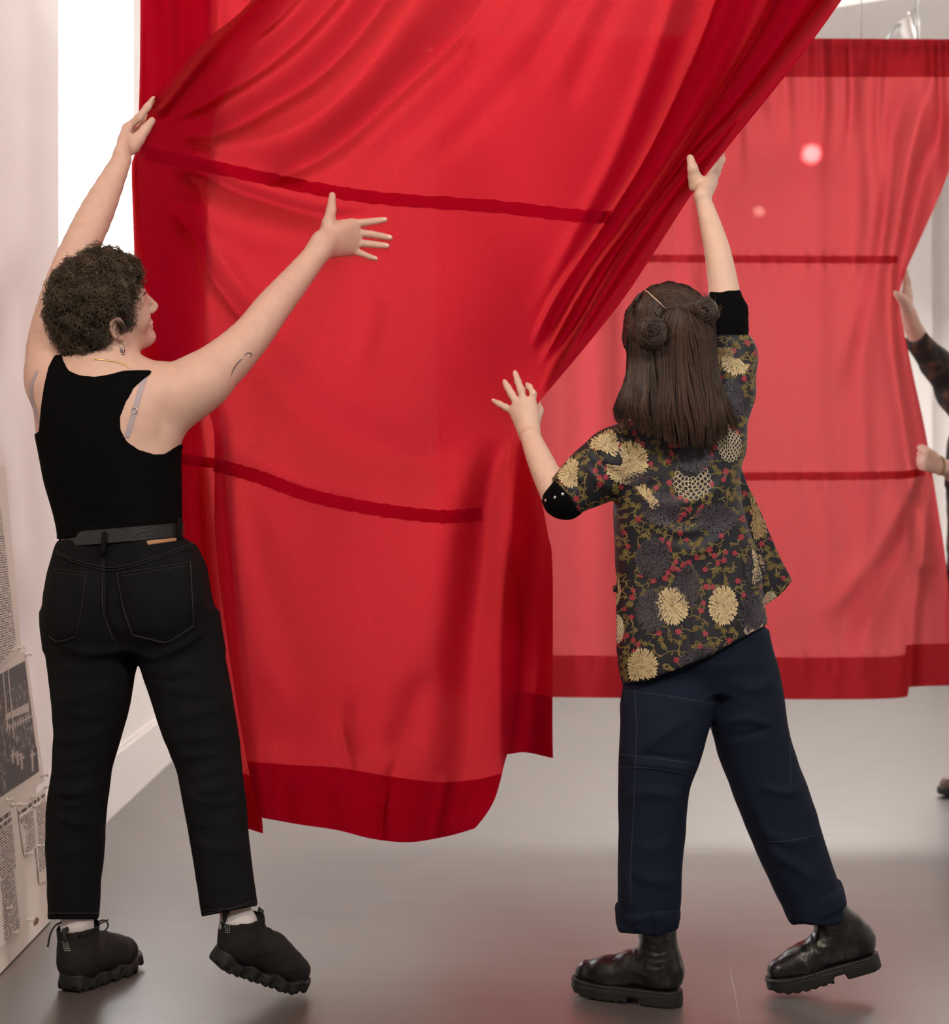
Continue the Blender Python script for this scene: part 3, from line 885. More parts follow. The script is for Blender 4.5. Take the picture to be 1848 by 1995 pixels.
def add_head(S, c, fwd, up, sc=1.0, ears=True):
    """skull, jaw, nose, brow, lips, chin and ears; c = centre of the skull"""
    f, u, r = frame(fwd, up)
    c = np.asarray(c, float)
    def L(x, y, z): return c + sc * (f * x + r * y + u * z)
    Rm = np.stack([f, r, u])
    S.ell(L(-0.006, 0, 0.012), np.array((0.093, 0.074, 0.086)) * sc, Rm, 0.02)
    S.ell(L(0.028, 0, -0.045), np.array((0.058, 0.058, 0.072)) * sc, Rm, 0.03)
    for s in (-1, 1):
        S.cone(L(-0.006, s * 0.052, -0.062), L(0.060, s * 0.014, -0.108), 0.017 * sc, 0.015 * sc, 0.03)
        S.ell(L(0.056, s * 0.034, -0.042), np.array((0.026, 0.022, 0.024)) * sc, Rm, 0.022)       # cheek
        S.cone(L(0.082, s * 0.010, 0.004), L(0.066, s * 0.046, 0.004), 0.0085 * sc, 0.008 * sc, 0.014)   # brow
        S.ell(L(0.069, s * 0.031, -0.018), np.array((0.012, 0.013, 0.011)) * sc, Rm, 0.010)        # eyeball lid
        S.ell(L(0.094, s * 0.010, -0.050), np.array((0.009, 0.008, 0.007)) * sc, Rm, 0.006)        # nostril wing
        if ears:
            e = L(-0.004, s * 0.073, -0.022)
            Re = np.stack([f * 0.9 - u * 0.2 + r * s * 0.35, r * s, u]) 
            Re = np.stack([Re[0] / np.linalg.norm(Re[0]), np.cross(u, Re[0]) / np.linalg.norm(np.cross(u, Re[0])), u])
            ring = []
            for k in range(13):
                a = math.radians(-70 + k * 25)
                ring.append(e + sc * (Re[0] * (0.0155 * math.cos(a)) + u * (0.027 * math.sin(a) + 0.002)) + r * s * (0.006 + 0.005 * (1 - math.cos(a))) * sc)
            S.chain(ring, [0.0042 * sc] * 13, 0.004)
            S.ell(e + r * s * 0.001, np.array((0.016, 0.007, 0.026)) * sc, np.stack([f, r, u]), 0.005)
            S.ell(e - u * 0.026 * sc + r * s * 0.004 + f * 0.004, np.array((0.008, 0.005, 0.009)) * sc, np.stack([f, r, u]), 0.006)
            S.ell(e + f * 0.013 * sc + r * s * 0.005, np.array((0.005, 0.005, 0.007)) * sc, np.stack([f, r, u]), 0.004)
    S.cone(L(0.084, 0, -0.004), L(0.106, 0, -0.046), 0.0085 * sc, 0.0098 * sc, 0.014)             # nose
    S.ell(L(0.084, 0, -0.077), np.array((0.011, 0.021, 0.0062)) * sc, Rm, 0.010)                    # lips
    S.ell(L(0.082, 0, -0.087), np.array((0.011, 0.018, 0.0066)) * sc, Rm, 0.008)
    S.ell(L(0.074, 0, -0.112), np.array((0.020, 0.022, 0.016)) * sc, Rm, 0.02)                      # chin
    return f, u, r, L
def strands(paths, r0, mat, parent, name, shades, n=3):
    """many thin tapering hair tubes in one mesh; paths (N, m, 3)"""
    paths = np.asarray(paths); N, m, _ = paths.shape
    t = np.gradient(paths, axis=1); t /= np.linalg.norm(t, axis=2, keepdims=True) + 1e-9
    ref = np.array([0.31, 0.77, 0.55]); a = np.cross(t, ref); a /= np.linalg.norm(a, axis=2, keepdims=True) + 1e-9
    b = np.cross(t, a)
    tap = np.interp(np.linspace(0, 1, m), [0, 0.15, 0.7, 1], [0.6, 1, 0.9, 0.25])
    rr = (r0 * tap)[None, :, None] if np.isscalar(r0) else (r0[:, None] * tap[None, :])[..., None]
    ring = []
    for k in range(n):
        an = 2 * math.pi * k / n
        ring.append(paths + rr * (a * math.cos(an) + b * math.sin(an)))
    V = np.stack(ring, 2).reshape(-1, 3)
    i = np.arange(N)[:, None, None] * m * n + np.arange(m - 1)[None, :, None] * n
    k = np.arange(n)[None, None, :]; k2 = (k + 1) % n
    Fq = np.stack([i + k, i + k2, i + n + k2, i + n + k], -1).reshape(-1, 4)
    return mk(name, V, Fq, mat, parent, True, cols=np.repeat(shades, m * n))

# ------------------------------------------------------------------ drawing on surfaces: project a pixel outline onto a finished mesh
CAMV = Vector((0, 0, CH))
def bvh_of(V, Fq):
    return BVHTree.FromPolygons([tuple(map(float, c)) for c in V], [tuple(map(int, f)) for f in Fq])
def cast(bvh, u, v):
    dr = Vector(P(u, v, 1.0)) - CAMV
    dr.normalize()
    loc, nrm, i, dist = bvh.ray_cast(CAMV, dr)
    return (None, None) if loc is None else (np.array(loc), np.array(nrm))
def ribbon(bvh, pts, wpx, off, n=24, taper=False):
    c = smooth_poly(pts, n)
    t = np.gradient(c, axis=0); t /= np.linalg.norm(t, axis=1)[:, None] + 1e-9
    nr = np.stack([-t[:, 1], t[:, 0]], -1)
    V, Fc, row = [], [], []
    for i in range(n):
        w = wpx / 2 * (math.sin(math.pi * (i + .3) / n) if taper else 1)
        r = []
        for k in (-1, 0, 1):
            l, nn = cast(bvh, *(c[i] + nr[i] * w * k))
            if l is None: r = None; break
            r.append(l + nn * off * (1.3 if k == 0 else 0.6))
        if r is None: row.append(None); continue
        row.append(len(V)); V += r
    for a, b in zip(row[:-1], row[1:]):
        if a is None or b is None: continue
        if np.linalg.norm(np.array(V[a + 1]) - np.array(V[b + 1])) > 0.06: continue
        Fc += [(a, a+1, b+1, b), (a+1, a+2, b+2, b+1)]
    return V, Fc
def patch_grid(bvh, tl, tr, br, bl, off, drop=0.0, n=16, m=16):
    """a patch with a lifted edge lying on the surface; drop = pointed lower edge in px"""
    V, Fc = [], []
    tl, tr, br, bl = map(np.array, (tl, tr, br, bl))
    for j in range(m + 1):
        t = j / m
        for i in range(n + 1):
            s = i / n
            q = (tl * (1-s) + tr * s) * (1-t) + (bl * (1-s) + br * s) * t
            q = q + np.array([0, drop * t * (1 - abs(2*s - 1))])
            l, nn = cast(bvh, *q)
            if l is None: l, nn = V[-1] if V else P(*q, 4), np.zeros(3)
            e = min(i, n - i, j, m - j)
            V.append(l + nn * (off if e > 0 else -0.0005))
    for j in range(m):
        for i in range(n):
            a = j*(n+1) + i
            Fc.append((a, a+n+1, a+n+2, a+1))
    return V, Fc

# ------------------------------------------------------------------ footwear
def foot_frame(heel, toe, up=(0, 0, 1)):
    heel = np.asarray(heel, float); f, u, r = frame(np.asarray(toe, float) - heel, up)
    Rm = np.stack([f, r, u])
    return (lambda x, y, z: heel + f*x + r*y + u*z), Rm, heel
def outline2(q):
    def seg(ax, ay, ra, bx, by, rb):
        dx, dy = bx-ax, by-ay
        t = np.clip(((q[:, 0]-ax)*dx + (q[:, 1]-ay)*dy) / (dx*dx+dy*dy), 0, 1)
        return np.hypot(q[:, 0]-ax-t*dx, q[:, 1]-ay-t*dy) - (ra + (rb-ra)*t)
    return smin(seg(.040, 0, .035, .178, .003, .046), seg(.178, .003, .046, .222, 0, .040), 0.01)
def sole_shape(heel, toe, up, kind):
    L, Rm, h0 = foot_frame(heel, toe, up)
    S = Shape()
    def fn(p):
        q = (p - h0) @ Rm.T
        x, z = q[:, 0], q[:, 2]
        if kind == 'trek':
            zt = 0.030 + 0.010 * sstep(.06, .0, x) + 0.012 * sstep(.2, .26, x) + 0.004 * np.sin(x * 95)
            zb = 0.016 * sstep(.19, .265, x) ** 2 + 0.009 * sstep(.03, -.01, x) + 0.007 * (np.sin(x * 330) > 0.2) * (0.35 + 0.65 * (np.abs(q[:, 1]) > 0.012))
            d2 = outline2(q) - 0.004 - 0.004 * np.sin(x * 160) * sstep(0.03, 0.0, np.abs(z - 0.012))
        else:
            zt = 0.036 + 0.004 * sstep(.2, .26, x)
            zb = 0.012 * sstep(.19, .265, x) ** 2 + 0.014 * ((x > .088) & (x < .118)) + 0.003 * (np.sin(x * 300) > 0.3) * (x > .12)
            d2 = outline2(q) - 0.003 + 0.002 * np.exp(-((z - 0.029) / 0.002) ** 2)
        return smax(d2, np.maximum(zb - z, z - zt), 0.004)
    S.add(fn, L(.13, 0, .02), 0.16)
    return S
def upper_shape(heel, toe, up, shaft_to, kind):
    L, Rm, h0 = foot_frame(heel, toe, up)
    S = Shape(0.03); rs = 1.0
    if kind == 'trek':
        S.cone(L(.040, 0, .060), L(.170, .002, .050), .037, .040)
        S.cone(L(.170, .002, .050), L(.224, 0, .044), .040, .033)
        S.cone(L(.060, 0, .075), L(.130, 0, .078), .038, .033)
        S.cone(L(.046, 0, .070), shaft_to, .042, .050)
    else:
        S.cone(L(.040, 0, .066), L(.170, .002, .050), .035, .038)
        S.cone(L(.170, .002, .050), L(.226, 0, .046), .038, .030)
        S.cone(L(.055, 0, .085), L(.115, 0, .080), .037, .033)
        S.cone(L(.048, 0, .075), shaft_to, .038, .044)
    def cut(p, d):
        q = (p - h0) @ Rm.T
        return np.maximum(d, 0.024 - q[:, 2])
    S.post.append(cut)
    return S, L, Rm

def shape_obj(S, h, name, mat, parent, it=1, label=None):
    V, Fq = S.mesh(h)
    V = relax(V, Fq, it)
    o = mk(name, V, Fq, mat, parent, True, label)
    return o, V, Fq

# ================================================================== person in black, reaching along the curtain
p1 = empty('person', (-0.72, 3.98, 0.0), 'person with short curly brown hair in black tank top and black jeans', 'person')
B = Shape(0.02)
torso = [sec(690,150,250,3.99,.060), sec(716,108,292,3.99,.075), sec(745,78,318,4.00,.098), sec(785,66,338,4.0,.112), sec(835,71,346,4.0,.118), sec(885,81,348,4.0,.115),
         sec(940,91,349,4.0,.110), sec(1000,109,350,4.0,.105), sec(1040,118,351,4.0,.108), sec(1100,112,372,4.01,.11), sec(1190,108,392,4.02,.11), sec(1240,112,394,4.02,.10)]
B.loft(torso, ex=2.2)
# shoulder blades
B.ell(P(150, 800, 3.925), (.045, .03, .075)); B.ell(P(265, 800, 3.925), (.05, .03, .075))
hc = P(202, 592, 3.965)
hf, hu, hr = frame((.85, .33, .36), (-.1, -.6, .79))
B.cone(P(196, 735, 3.99), hc - hu * .085 - hf * .012, .062, .054, .03)
B.cone(P(200, 712, 4.0), P(105, 735, 4.0), .045, .050, .04)
B.cone(P(196, 712, 4.0), P(300, 748, 3.99), .045, .052, .04)
f1, u1, r1, HL = add_head(B, hc, (.85, .33, .36), (-.1, -.6, .79), 1.06)
# arm on the wall side, raised to the curtain edge
la = [P(102, 752, 3.99), P(98, 680, 4.01), P(118, 590, 4.05), P(148, 500, 4.09), P(190, 410, 4.14), P(237, 312, 4.185)]
B.schain(la, [.058, .054, .050, .044, .040, .0235], .02)
gd = dAs(285, 250)
def hp(x, y, d):        # point from the hand close-up (crop px) with depth
    return P(180 + x / 7.7, 160 + y / 7.7, d)
w_l = hp(440, 1090, 4.19)
th = [hp(600, 960, gd - .030), hp(690, 850, gd - .030), hp(790, 710, gd - .024), hp(895, 575, gd - .016)]
add_hand(B, w_l, [hp(520, 680, gd - .012), hp(530, 740, gd + .012), hp(545, 800, gd + .032), hp(560, 880, gd + .046)],
         [[hp(700, 530, gd - .020), hp(820, 380, gd - .018), hp(915, 255, gd - .014)],
          [hp(640, 640, gd + .045), hp(780, 560, gd + .05), hp(860, 500, gd + .045)],
          [hp(650, 720, gd + .06), hp(790, 660, gd + .06), hp(860, 600, gd + .055)],
          [hp(660, 810, gd + .065), hp(780, 760, gd + .065), hp(840, 720, gd + .06)]], th)
# arm spread over the cloth
ra = [P(302, 775, 3.985), P(372, 750, 4.0), P(430, 712, 4.03), P(488, 655, 4.07), P(530, 600, 4.11), P(580, 540, 4.165), P(628, 480, 4.212)]
B.schain(ra, [.065, .064, .057, .0465, .042, .0345, .0265], .02)
B.cone(P(300, 845, 3.99), P(392, 752, 4.0), .045, .052, .04)
def hq(x, y, off=0.012):
    u, v = 560 + x / 6.16, 340 + y / 6.16
    return P(u, v, dAs(u, v) - off)
thb = [hq(455, 735, .050), hq(490, 575, .040), hq(525, 425, .026), hq(537, 250, .012)]
add_hand(B, P(629, 478, 4.220), [hq(770, 585, .018), hq(830, 700, .019), hq(815, 820, .018), hq(770, 915, .017)],
         [[hq(930, 575, .017), hq(1060, 558, .012), hq(1165, 543, .009)],
          [hq(980, 712, .018), hq(1110, 735, .013), hq(1228, 758, .009)],
          [hq(960, 832, .018), hq(1080, 843, .013), hq(1190, 856, .009)],
          [hq(880, 945, .016), hq(975, 985, .012), hq(1055, 1010, .009)]], thb, rp=0.0155, rf=(.0103, .0091, .0076), kf=.002)
B.cone(P(622, 486, 4.208), hq(640, 770, .026), .0262, .0175, .02)
B.cone(P(630, 470, 4.214), hq(640, 640, .026), .0225, .0165, .02)
# legs inside the jeans
B.chain([P(175, 1230, 4.02), P(155, 1520, 4.03), P(150, 1840, 4.02)], [.065, .045, .032], .03)
B.chain([P(335, 1230, 4.01), P(415, 1520, 3.95), P(466, 1820, 3.86)], [.065, .045, .034], .03)
def crop_low(p, d): return np.maximum(d, 0.085 - p[:, 2])
B.post.append(crop_low)
body1, bV, bF = shape_obj(B, 0.0034, 'body', M['skin'], p1, 2)
bv1 = bvh_of(bV, bF)
nails([(hq(1165, 543, .009), hq(1060, 558, .012), (0, -1, 0.2), .0042), (hq(1228, 758, .009), hq(1110, 735, .013), (0, -1, 0.2), .0044),
       (hq(1190, 856, .009), hq(1080, 843, .013), (0, -1, 0.2), .0042), (hq(1055, 1010, .009), hq(975, 985, .012), (0, -1, .2), .0036),
       (hq(537, 250, .010), hq(533, 400, .014), (-.45, -1, .1), .0050), (hp(895, 575, gd - .016), hp(790, 710, gd - .024), (.2, -1, .1), .0052)], p1, M['nail'], body1)

# tank top
tank_poly = [(106,692),(120,690),(124,704),(134,722),(155,731),(185,734),(215,729),(240,722),(268,721),(297,721),(292,730),(262,755),(243,788),(234,815),(235,838),(247,860),(270,876),(300,885),(322,884),(345,868),(372,860),(372,1046),(245,1052),(60,1050),(60,848),(75,842),(80,790),(86,750),(94,715)]
T1 = Shape(0.02)
T1.pr = list(B.pr)
def tank_cut(p, d):
    u, v = uv_of(p)
    pd = np.where(np.abs(d) < 0.06, poly_sd(u, v, tank_poly), 50.0)
    # the raised arm stays bare
    return np.maximum(d - 0.0045, pd / 850.0)
T1.post.append(tank_cut)
T1.post.append(creases([([(95,960,3.9),(180,985,3.88),(270,975,3.88),(345,955,3.9)], .003, .008), ([(105,1000,3.9),(190,1012,3.88),(280,1008,3.88),(350,985,3.9)], .003, .008),
                        ([(260,950,3.88),(310,935,3.88),(350,915,3.9)], .003, .007), ([(85,905,3.9),(140,925,3.88),(200,930,3.88)], .002, .008), ([(120,1028,3.9),(240,1032,3.88),(345,1020,3.9)], .004, .006)]))
# only the trunk and the shoulders matter here
lo, hi = P(40, 1060, 4.0), P(400, 680, 4.0)
keep = [i for i, q in enumerate(T1.pr) if i not in range(0)]
Vt, Ft = T1.mesh(0.0042, box=(np.array([lo[0], 3.80, lo[2]]), np.array([hi[0], 4.20, hi[2]])))
Vt = relax(Vt, Ft, 1)
tank = mk('tank_top', Vt, Ft, M['black_knit'], p1)

# jeans
J = Shape(0.025)
J.loft([sec(1046,120,352,4.0,.112), sec(1062,110,383,4.005,.118), sec(1100,98,401,4.01,.122), sec(1160,88,411,4.015,.125), sec(1215,83,424,4.02,.118), sec(1262,88,430,4.02,.095)], ex=2.25)
J.loft([sec(1195,82,258,4.02,.098), sec(1255,86,266,4.02,.098), sec(1300,94,266,4.02,.094), sec(1350,101,258,4.02,.090), sec(1420,106,239,4.025,.082), sec(1500,101,217,4.03,.076), sec(1560,92,210,4.03,.074), sec(1620,90,204,4.03,.070), sec(1700,91,198,4.03,.066), sec(1791,95,191,4.03,.062)])
J.loft([sec(1195,235,424,4.01,.098), sec(1255,262,434,4.01,.098), sec(1300,274,442,4.0,.094), sec(1350,290,451,3.985,.090), sec(1420,312,463,3.97,.082), sec(1500,345,472,3.95,.076), sec(1560,357,480,3.93,.074), sec(1620,368,484,3.91,.070), sec(1700,380,493,3.885,.066), sec(1788,393,503,3.86,.060)])
J.ell(P(165, 1180, 3.945), (.080, .060, .095), k=.05); J.ell(P(318, 1170, 3.935), (.088, .062, .100), k=.05)
def jhem(p, d):
    u, v = uv_of(p)
    lim = np.where(u < 290, 1791.0, 1786 - (u - 393) * 0.20)
    lim0 = 1052 - (u - 120) * 0.125 
    return np.maximum(d, np.maximum(v - lim, lim0 - v) / 850.0)
J.post.append(rumple(.0022, 16, 3.0))
wr = []
rj = random.Random(4)
for v0 in (1300, 1345, 1385, 1430, 1465, 1500, 1530, 1560, 1600, 1650):
    c0 = np.interp(v0, [1250, 1500, 1700], [92, 101, 91]); c1 = np.interp(v0, [1250, 1500, 1700], [266, 217, 198])
    a = rj.uniform(-22, 26)
    wr.append(([(c0 - 4, v0 + a, 3.96), (c0 * .6 + c1 * .4, v0 + a * .2 + 8, 3.945), (c0 * .2 + c1 * .8, v0 - a * .6, 3.955)], rj.uniform(.003, .0065), rj.uniform(.007, .012)))
    c0 = np.interp(v0, [1250, 1500, 1700], [268, 345, 380]); c1 = np.interp(v0, [1250, 1500, 1700], [432, 472, 493])
    a = rj.uniform(-22, 26); dd = np.interp(v0, [1250, 1500, 1700], [3.91, 3.87, 3.82])
    wr.append(([(c0 + 6, v0 + a, dd + .02), (c0 * .5 + c1 * .5, v0 + 6, dd), (c1 + 2, v0 - a * .7, dd + .02)], rj.uniform(.003, .0065), rj.uniform(.007, .012)))
wr += [([(270,1285,3.93),(320,1275,3.9),(380,1245,3.9),(425,1215,3.93)], .008, .010), ([(110,1255,3.93),(170,1272,3.91),(240,1268,3.93)], .006, .010),
       ([(200,1075,3.88),(203,1150,3.88),(205,1210,3.89),(235,1262,3.92)], -.012, .008), ([(275,1300,3.92),(330,1315,3.9),(400,1290,3.9)], .005, .010),
       ([(400,1545,3.85),(440,1538,3.85),(478,1530,3.87)], .007, .010), ([(105,1535,3.96),(150,1548,3.95),(200,1530,3.97)], .007, .012)]
J.post.append(creases(wr)); J.post.append(jhem)
jeans, jV, jF = shape_obj(J, 0.0042, 'jeans', M['denim'], p1, 1)
bvj = bvh_of(jV, jF)
mk('back_pocket', *patch_grid(bvj, (227,1115), (369,1092), (376,1218), (259,1236), .0028, 16), M['denim'], jeans)
mk('back_pocket', *patch_grid(bvj, (106,1107), (168,1115), (146,1240), (96,1236), .0028, 10), M['denim'], jeans)
stl = [[(110,1074),(150,1092),(200,1105),(240,1103),(300,1086),(385,1056)], [(112,1079),(150,1097),(200,1110),(240,1108),(300,1091),(386,1061)],
       [(200,1060),(199,1105),(198,1150),(200,1195),(218,1246)], [(204,1060),(203,1105),(202,1150),(204,1195),(222,1246)],
       [(228,1118),(300,1107),(369,1096)], [(229,1124),(300,1113),(369,1102)], [(228,1116),(240,1180),(259,1237)], [(369,1094),(373,1160),(376,1218)], [(259,1236),(310,1248),(330,1248),(376,1219)],
       [(106,1109),(168,1117)], [(106,1114),(167,1122)], [(168,1116),(158,1190),(146,1240)], [(146,1240),(115,1249),(97,1238)],
       [(96,1779),(190,1779)], [(394,1775),(450,1768),(502,1755)], [(400,1780),(502,1760)]]
for s in stl:
    mk('stitching', *ribbon(bvj, s, 1.6, .0036, 40), M['stitch'], jeans)
# belt, loops and leather patch
def belt_ring(c, a, b, slope, hgt, th, n=72):
    V, Fc = [], []
    for i in range(n):
        an = 2*math.pi*i/n
        x, y = math.cos(an), math.sin(an)
        z = c[2] + slope * a * x
        for rr2, zz in ((0, -hgt/2), (th, -hgt/2), (th, hgt/2), (0, hgt/2)):
            V.append((c[0] + (a + rr2) * x, c[1] + (b + rr2) * y, z + zz))
    for i in range(n):
        for k in range(4):
            j = (i + 1) % n
            Fc.append((i*4+k, j*4+k, j*4+(k+1) % 4, i*4+(k+1) % 4))
    return V, Fc
bc = P(238, 1041, 4.0)
belt = mk('belt', *belt_ring(bc, .1365, .114, .085, .031, .005), M['belt'], p1, False)
for uu, v0, v1 in ((203, 1040, 1078), (350, 1012, 1050), (121, 1034, 1064)):
    dd = 3.877 if uu == 203 else 3.955
    mk('belt_loop', *tube([P(uu, v0, dd + .004), P(uu, v0 + 2, dd - .001), P(uu - 1, (v0 + v1) / 2, dd - .002), P(uu - 2, v1 - 3, dd - .002), P(uu - 2, v1, dd + .004)], .006, 8), M['denim'], jeans)
mk('leather_patch', *patch_grid(bvj, (284,1054), (345,1049), (343,1054), (288,1062), .003), M['patch'], jeans)

# straps, necklace, tattoo, earring
bvt = bvh_of(np.vstack([bV, Vt]), np.vstack([bF, Ft + len(bV)]))
st = mk('bra_strap', *ribbon(bv1, [(284,728),(272,765),(262,800),(254,828),(247,852)], 11, .002), M['strap'], p1)
l, nn = cast(bv1, 262, 800)
mk('slider', *tube([l + nn*.003 + np.array([.006*math.cos(a), 0, .007*math.sin(a)]) for a in np.linspace(0, 6.28, 13)], .0012, 6, False), M['silver'], st)
mk('bra_strap', *ribbon(bv1, [(73,722),(62,750),(62,775),(69,800),(76,822)], 6, .002), M['strap'], p1)
mk('necklace', *ribbon(bv1, [(184,700),(205,702),(230,706),(246,713),(253,718)], 2.4, .002), M['gold_metal'], p1)
mk('tattoo', *merge([ribbon(bv1, [(449,737),(454,720),(466,704),(474,698)], 3.2, .0007, 14, True), ribbon(bv1, [(473,695),(482,688),(490,690),(486,698)], 3.2, .0007, 14, True)]), M['ink'], body1)
lobe, _n = cast(bv1, 240, 664)
if lobe is None: lobe = P(240, 664, 3.9)
e0 = lobe + np.array([0, -.006, -.002])
er = mk('earring', *tube([e0 + np.array([.0068*math.sin(a), 0, -.0068 + .0068*math.cos(a)]) for a in np.linspace(0, 6.28, 25)], .0008, 6, False), M['silver'], p1)
def disc(c, r, h=.002, n=16):
    c = np.asarray(c)
    return tube([c + (0, h, 0), c + (0, -h, 0)], r, n)
mk('bead', *disc(e0 + (0, -.001, -.0195), .0055, .0022), M['bead_red'], er)
mk('bead', *disc(e0 + (0, -.0036, -.0195), .0040, .0006), M['bead_white'], er)
mk('bead', *disc(e0 + (0, -.0046, -.0195), .0021, .0006), M['bead_black'], er)
mk('bead', *disc(e0 + (.001, -.001, -.0275), .0030, .002), M['bead_red'], er)
mk('bead', *disc(e0 + (.001, -.0034, -.0275), .0017, .0006), M['bead_white'], er)

# short curly hair
def hair_local(p):
    q = p - hc
    return q @ f1 / 1.06, q @ r1 / 1.06, q @ u1 / 1.06
H = Shape(0.02)
RmH = np.stack([f1, r1, u1])
H.ell(HL(.000, 0, .016), np.array((.112, .088, .099)) * 1.06, RmH)
H.ell(HL(-.050, 0, -.030), np.array((.062, .070, .075)) * 1.06, RmH, .03)
H.ell(HL(-.062, 0, -.085), np.array((.038, .050, .042)) * 1.06, RmH, .03)
def hair_cut(p, d):
    x, y, z = hair_local(p)
    lim = np.interp(z, [-.13, -.06, -.03, .0, .03, .055, .085, .12], [-.035, -.035, -.020, .022, .046, .084, .108, .112])
    d = smax(d, (x - lim) * 1.06, .008)
    return smax(d, .033 - np.linalg.norm((p - HL(.004, .078, -.030)) * np.array([1, .6, 1]), axis=1), .006)
H.post.append(rumple(.009, 55, 1.0)); H.post.append(rumple(.004, 120, 8.0)); H.post.append(hair_cut)
hV, hF = H.mesh(0.0036)
hV = relax(hV, hF, 1)
hair1 = mk('hair', hV, hF, M['hair_a_base'], p1, True, cols=np.clip(.30 + .3 * vnoise(hV * 90), 0, 1))
fn_ = np.zeros_like(hV)
nq = np.cross(hV[hF[:, 2]] - hV[hF[:, 0]], hV[hF[:, 3]] - hV[hF[:, 1]])
for k in range(4): np.add.at(fn_, hF[:, k], nq)
fn_ /= np.linalg.norm(fn_, axis=1)[:, None] + 1e-12
ok = np.nonzero((hair_local(hV)[0] < .105) & (fn_[:, 1] < 0.5))[0]
pk = RNG.choice(ok, 8500)
N, m = len(pk), 13
base_p, base_n = hV[pk], fn_[pk]
flow = np.stack([vnoise(base_p * 26 + 3), vnoise(base_p * 26 + 17), vnoise(base_p * 26 + 41) - 0.3], -1) + RNG.normal(0, .22, (N, 3))
flow -= base_n * (flow * base_n).sum(1)[:, None]; flow /= np.linalg.norm(flow, axis=1)[:, None] + 1e-9
side = np.cross(base_n, flow)
ln = RNG.uniform(.014, .030, N); cr = RNG.uniform(.003, .0062, N); ph = vnoise(base_p * 60) * 6 + RNG.normal(0, .5, N); tw = 9 + 3 * vnoise(base_p * 40 + 9) + RNG.normal(0, .4, N)
t = np.linspace(0, 1, m)
pa = base_p[:, None] - base_n[:, None] * .002 + flow[:, None] * (ln[:, None] * t)[..., None] \
    + side[:, None] * (cr[:, None] * np.sin(ph[:, None] + tw[:, None] * t))[..., None] \
    + base_n[:, None] * ((.0055 * np.sin(t * 2.6))[None, :] + cr[:, None] * .8 * np.cos(ph[:, None] + tw[:, None] * t) * t)[..., None]
strands(pa, RNG.uniform(.0004, .0009, N), M['hair_a'], hair1, 'curls', np.clip(.5 + .45 * vnoise(base_p * 75 + 2) + RNG.normal(0, .16, N), 0, 1))

# socks and shoes
S_ = Shape(); S_.cone(P(150, 1800, 4.02), P(152, 1835, 4.02), .039, .037)
S_.post.append(rumple(.0015, 60, 2.0, (1, 1, 2)))
shape_obj(S_, .004, 'sock', M['sock'], p1)
S_ = Shape(); S_.cone(P(464, 1800, 3.865), P(474, 1840, 3.865), .0425, .040)
S_.post.append(rumple(.0015, 60, 5.0, (1, 1, 2)))
shape_obj(S_, .004, 'sock', M['sock'], p1)
def trek_shoe(heel, toe, up, ankle):
    U, L, Rm = upper_shape(heel, toe, up, ankle, 'trek')
    d_an = np.asarray(ankle) - L(.05, 0, .07); d_an /= np.linalg.norm(d_an)
    an = np.asarray(ankle)
    def collar(p, d):
        q = p - an
        h = q @ d_an
        rad = np.linalg.norm(q - h[:, None] * d_an, axis=1)
        d = np.maximum(d, h - .004 - .10 * ((p - an) @ Rm[0]))
        return smax(d, -np.maximum(rad - .0455, -.016 - h), .003)
    U.post.append(collar); U.post.append(rumple(.0012, 60, 1.5))
    sh, V, Fq = shape_obj(U, .0030, 'shoe', M['shoe'], p1)
    shape_obj(sole_shape(heel, toe, up, 'trek'), .0028, 'sole', M['sole'], sh, 1)
    # heel pull tab, tongue, laces
    mk('pull_tab', *tube([an - Rm[0]*.040 - d_an*.03, an - Rm[0]*.050 - d_an*.012, an - Rm[0]*.050 + d_an*.006, an - Rm[0]*.041 + d_an*.004], [.006, .006, .005, .006], 8), M['lace'], sh)
    mk('tongue', *tube([an + Rm[0]*.040 - d_an*.035, an + Rm[0]*.041, an + Rm[0]*.049 + d_an*.024], [.016, .014, .008], 10), M['shoe'], sh)
    mk('tongue_loop', *tube([an + Rm[0]*.049 + d_an*.015 + Rm[1]*.004, an + Rm[0]*.054 + d_an*.034 + Rm[1]*.006, an + Rm[0]*.049 + d_an*.038, an + Rm[0]*.046 + d_an*.020], .0035, 7), M['lace'], sh)
    for k in range(4):
        xx = .085 + k * .022
        c = [L(xx, s * .028, .100 - k * .011 - abs(s) * .016) for s in np.linspace(-1, 1, 7)]
        mk('lace', *tube(c, .0024, 6), M['lace'], sh)
    k0 = an + Rm[0]*.050 - d_an*.012
    for s, fw in ((1, .6), (-1, .3)):
        mk('lace', *tube(smooth_poly([k0, k0 + Rm[1]*s*.022 + Rm[0]*.015 + d_an*.016, k0 + Rm[1]*s*.042*fw + Rm[0]*.030, k0 + Rm[1]*s*.02 + Rm[0]*.012 - d_an*.02, k0 + Rm[0]*.018 + Rm[1]*s*.012 - d_an*.055], 16), .0020, 6), M['lace'], sh)
    bv = bvh_of(V, Fq)
    return sh, bv
ddL = np.array([.42, .9075, 0]); heelL = P(152, 1927, 4.015); heelL[2] = 0.0; heelL = heelL - ddL * .045
toeL = heelL + ddL * .26
sh1, bvs1 = trek_shoe(heelL, toeL, (0, 0, 1), P(152, 1806, 4.02))
dots = []
for i in range(4):
    for j in range(5):
        dots.append(ribbon(bvs1, [(121 + i*3.2 + j*1.2, 1835 + j*4.2), (123 + i*3.2 + j*1.2, 1835 + j*4.2)], 2.0, .0012, 3))
mk('heel_print', *merge(dots), M['logo'], sh1)
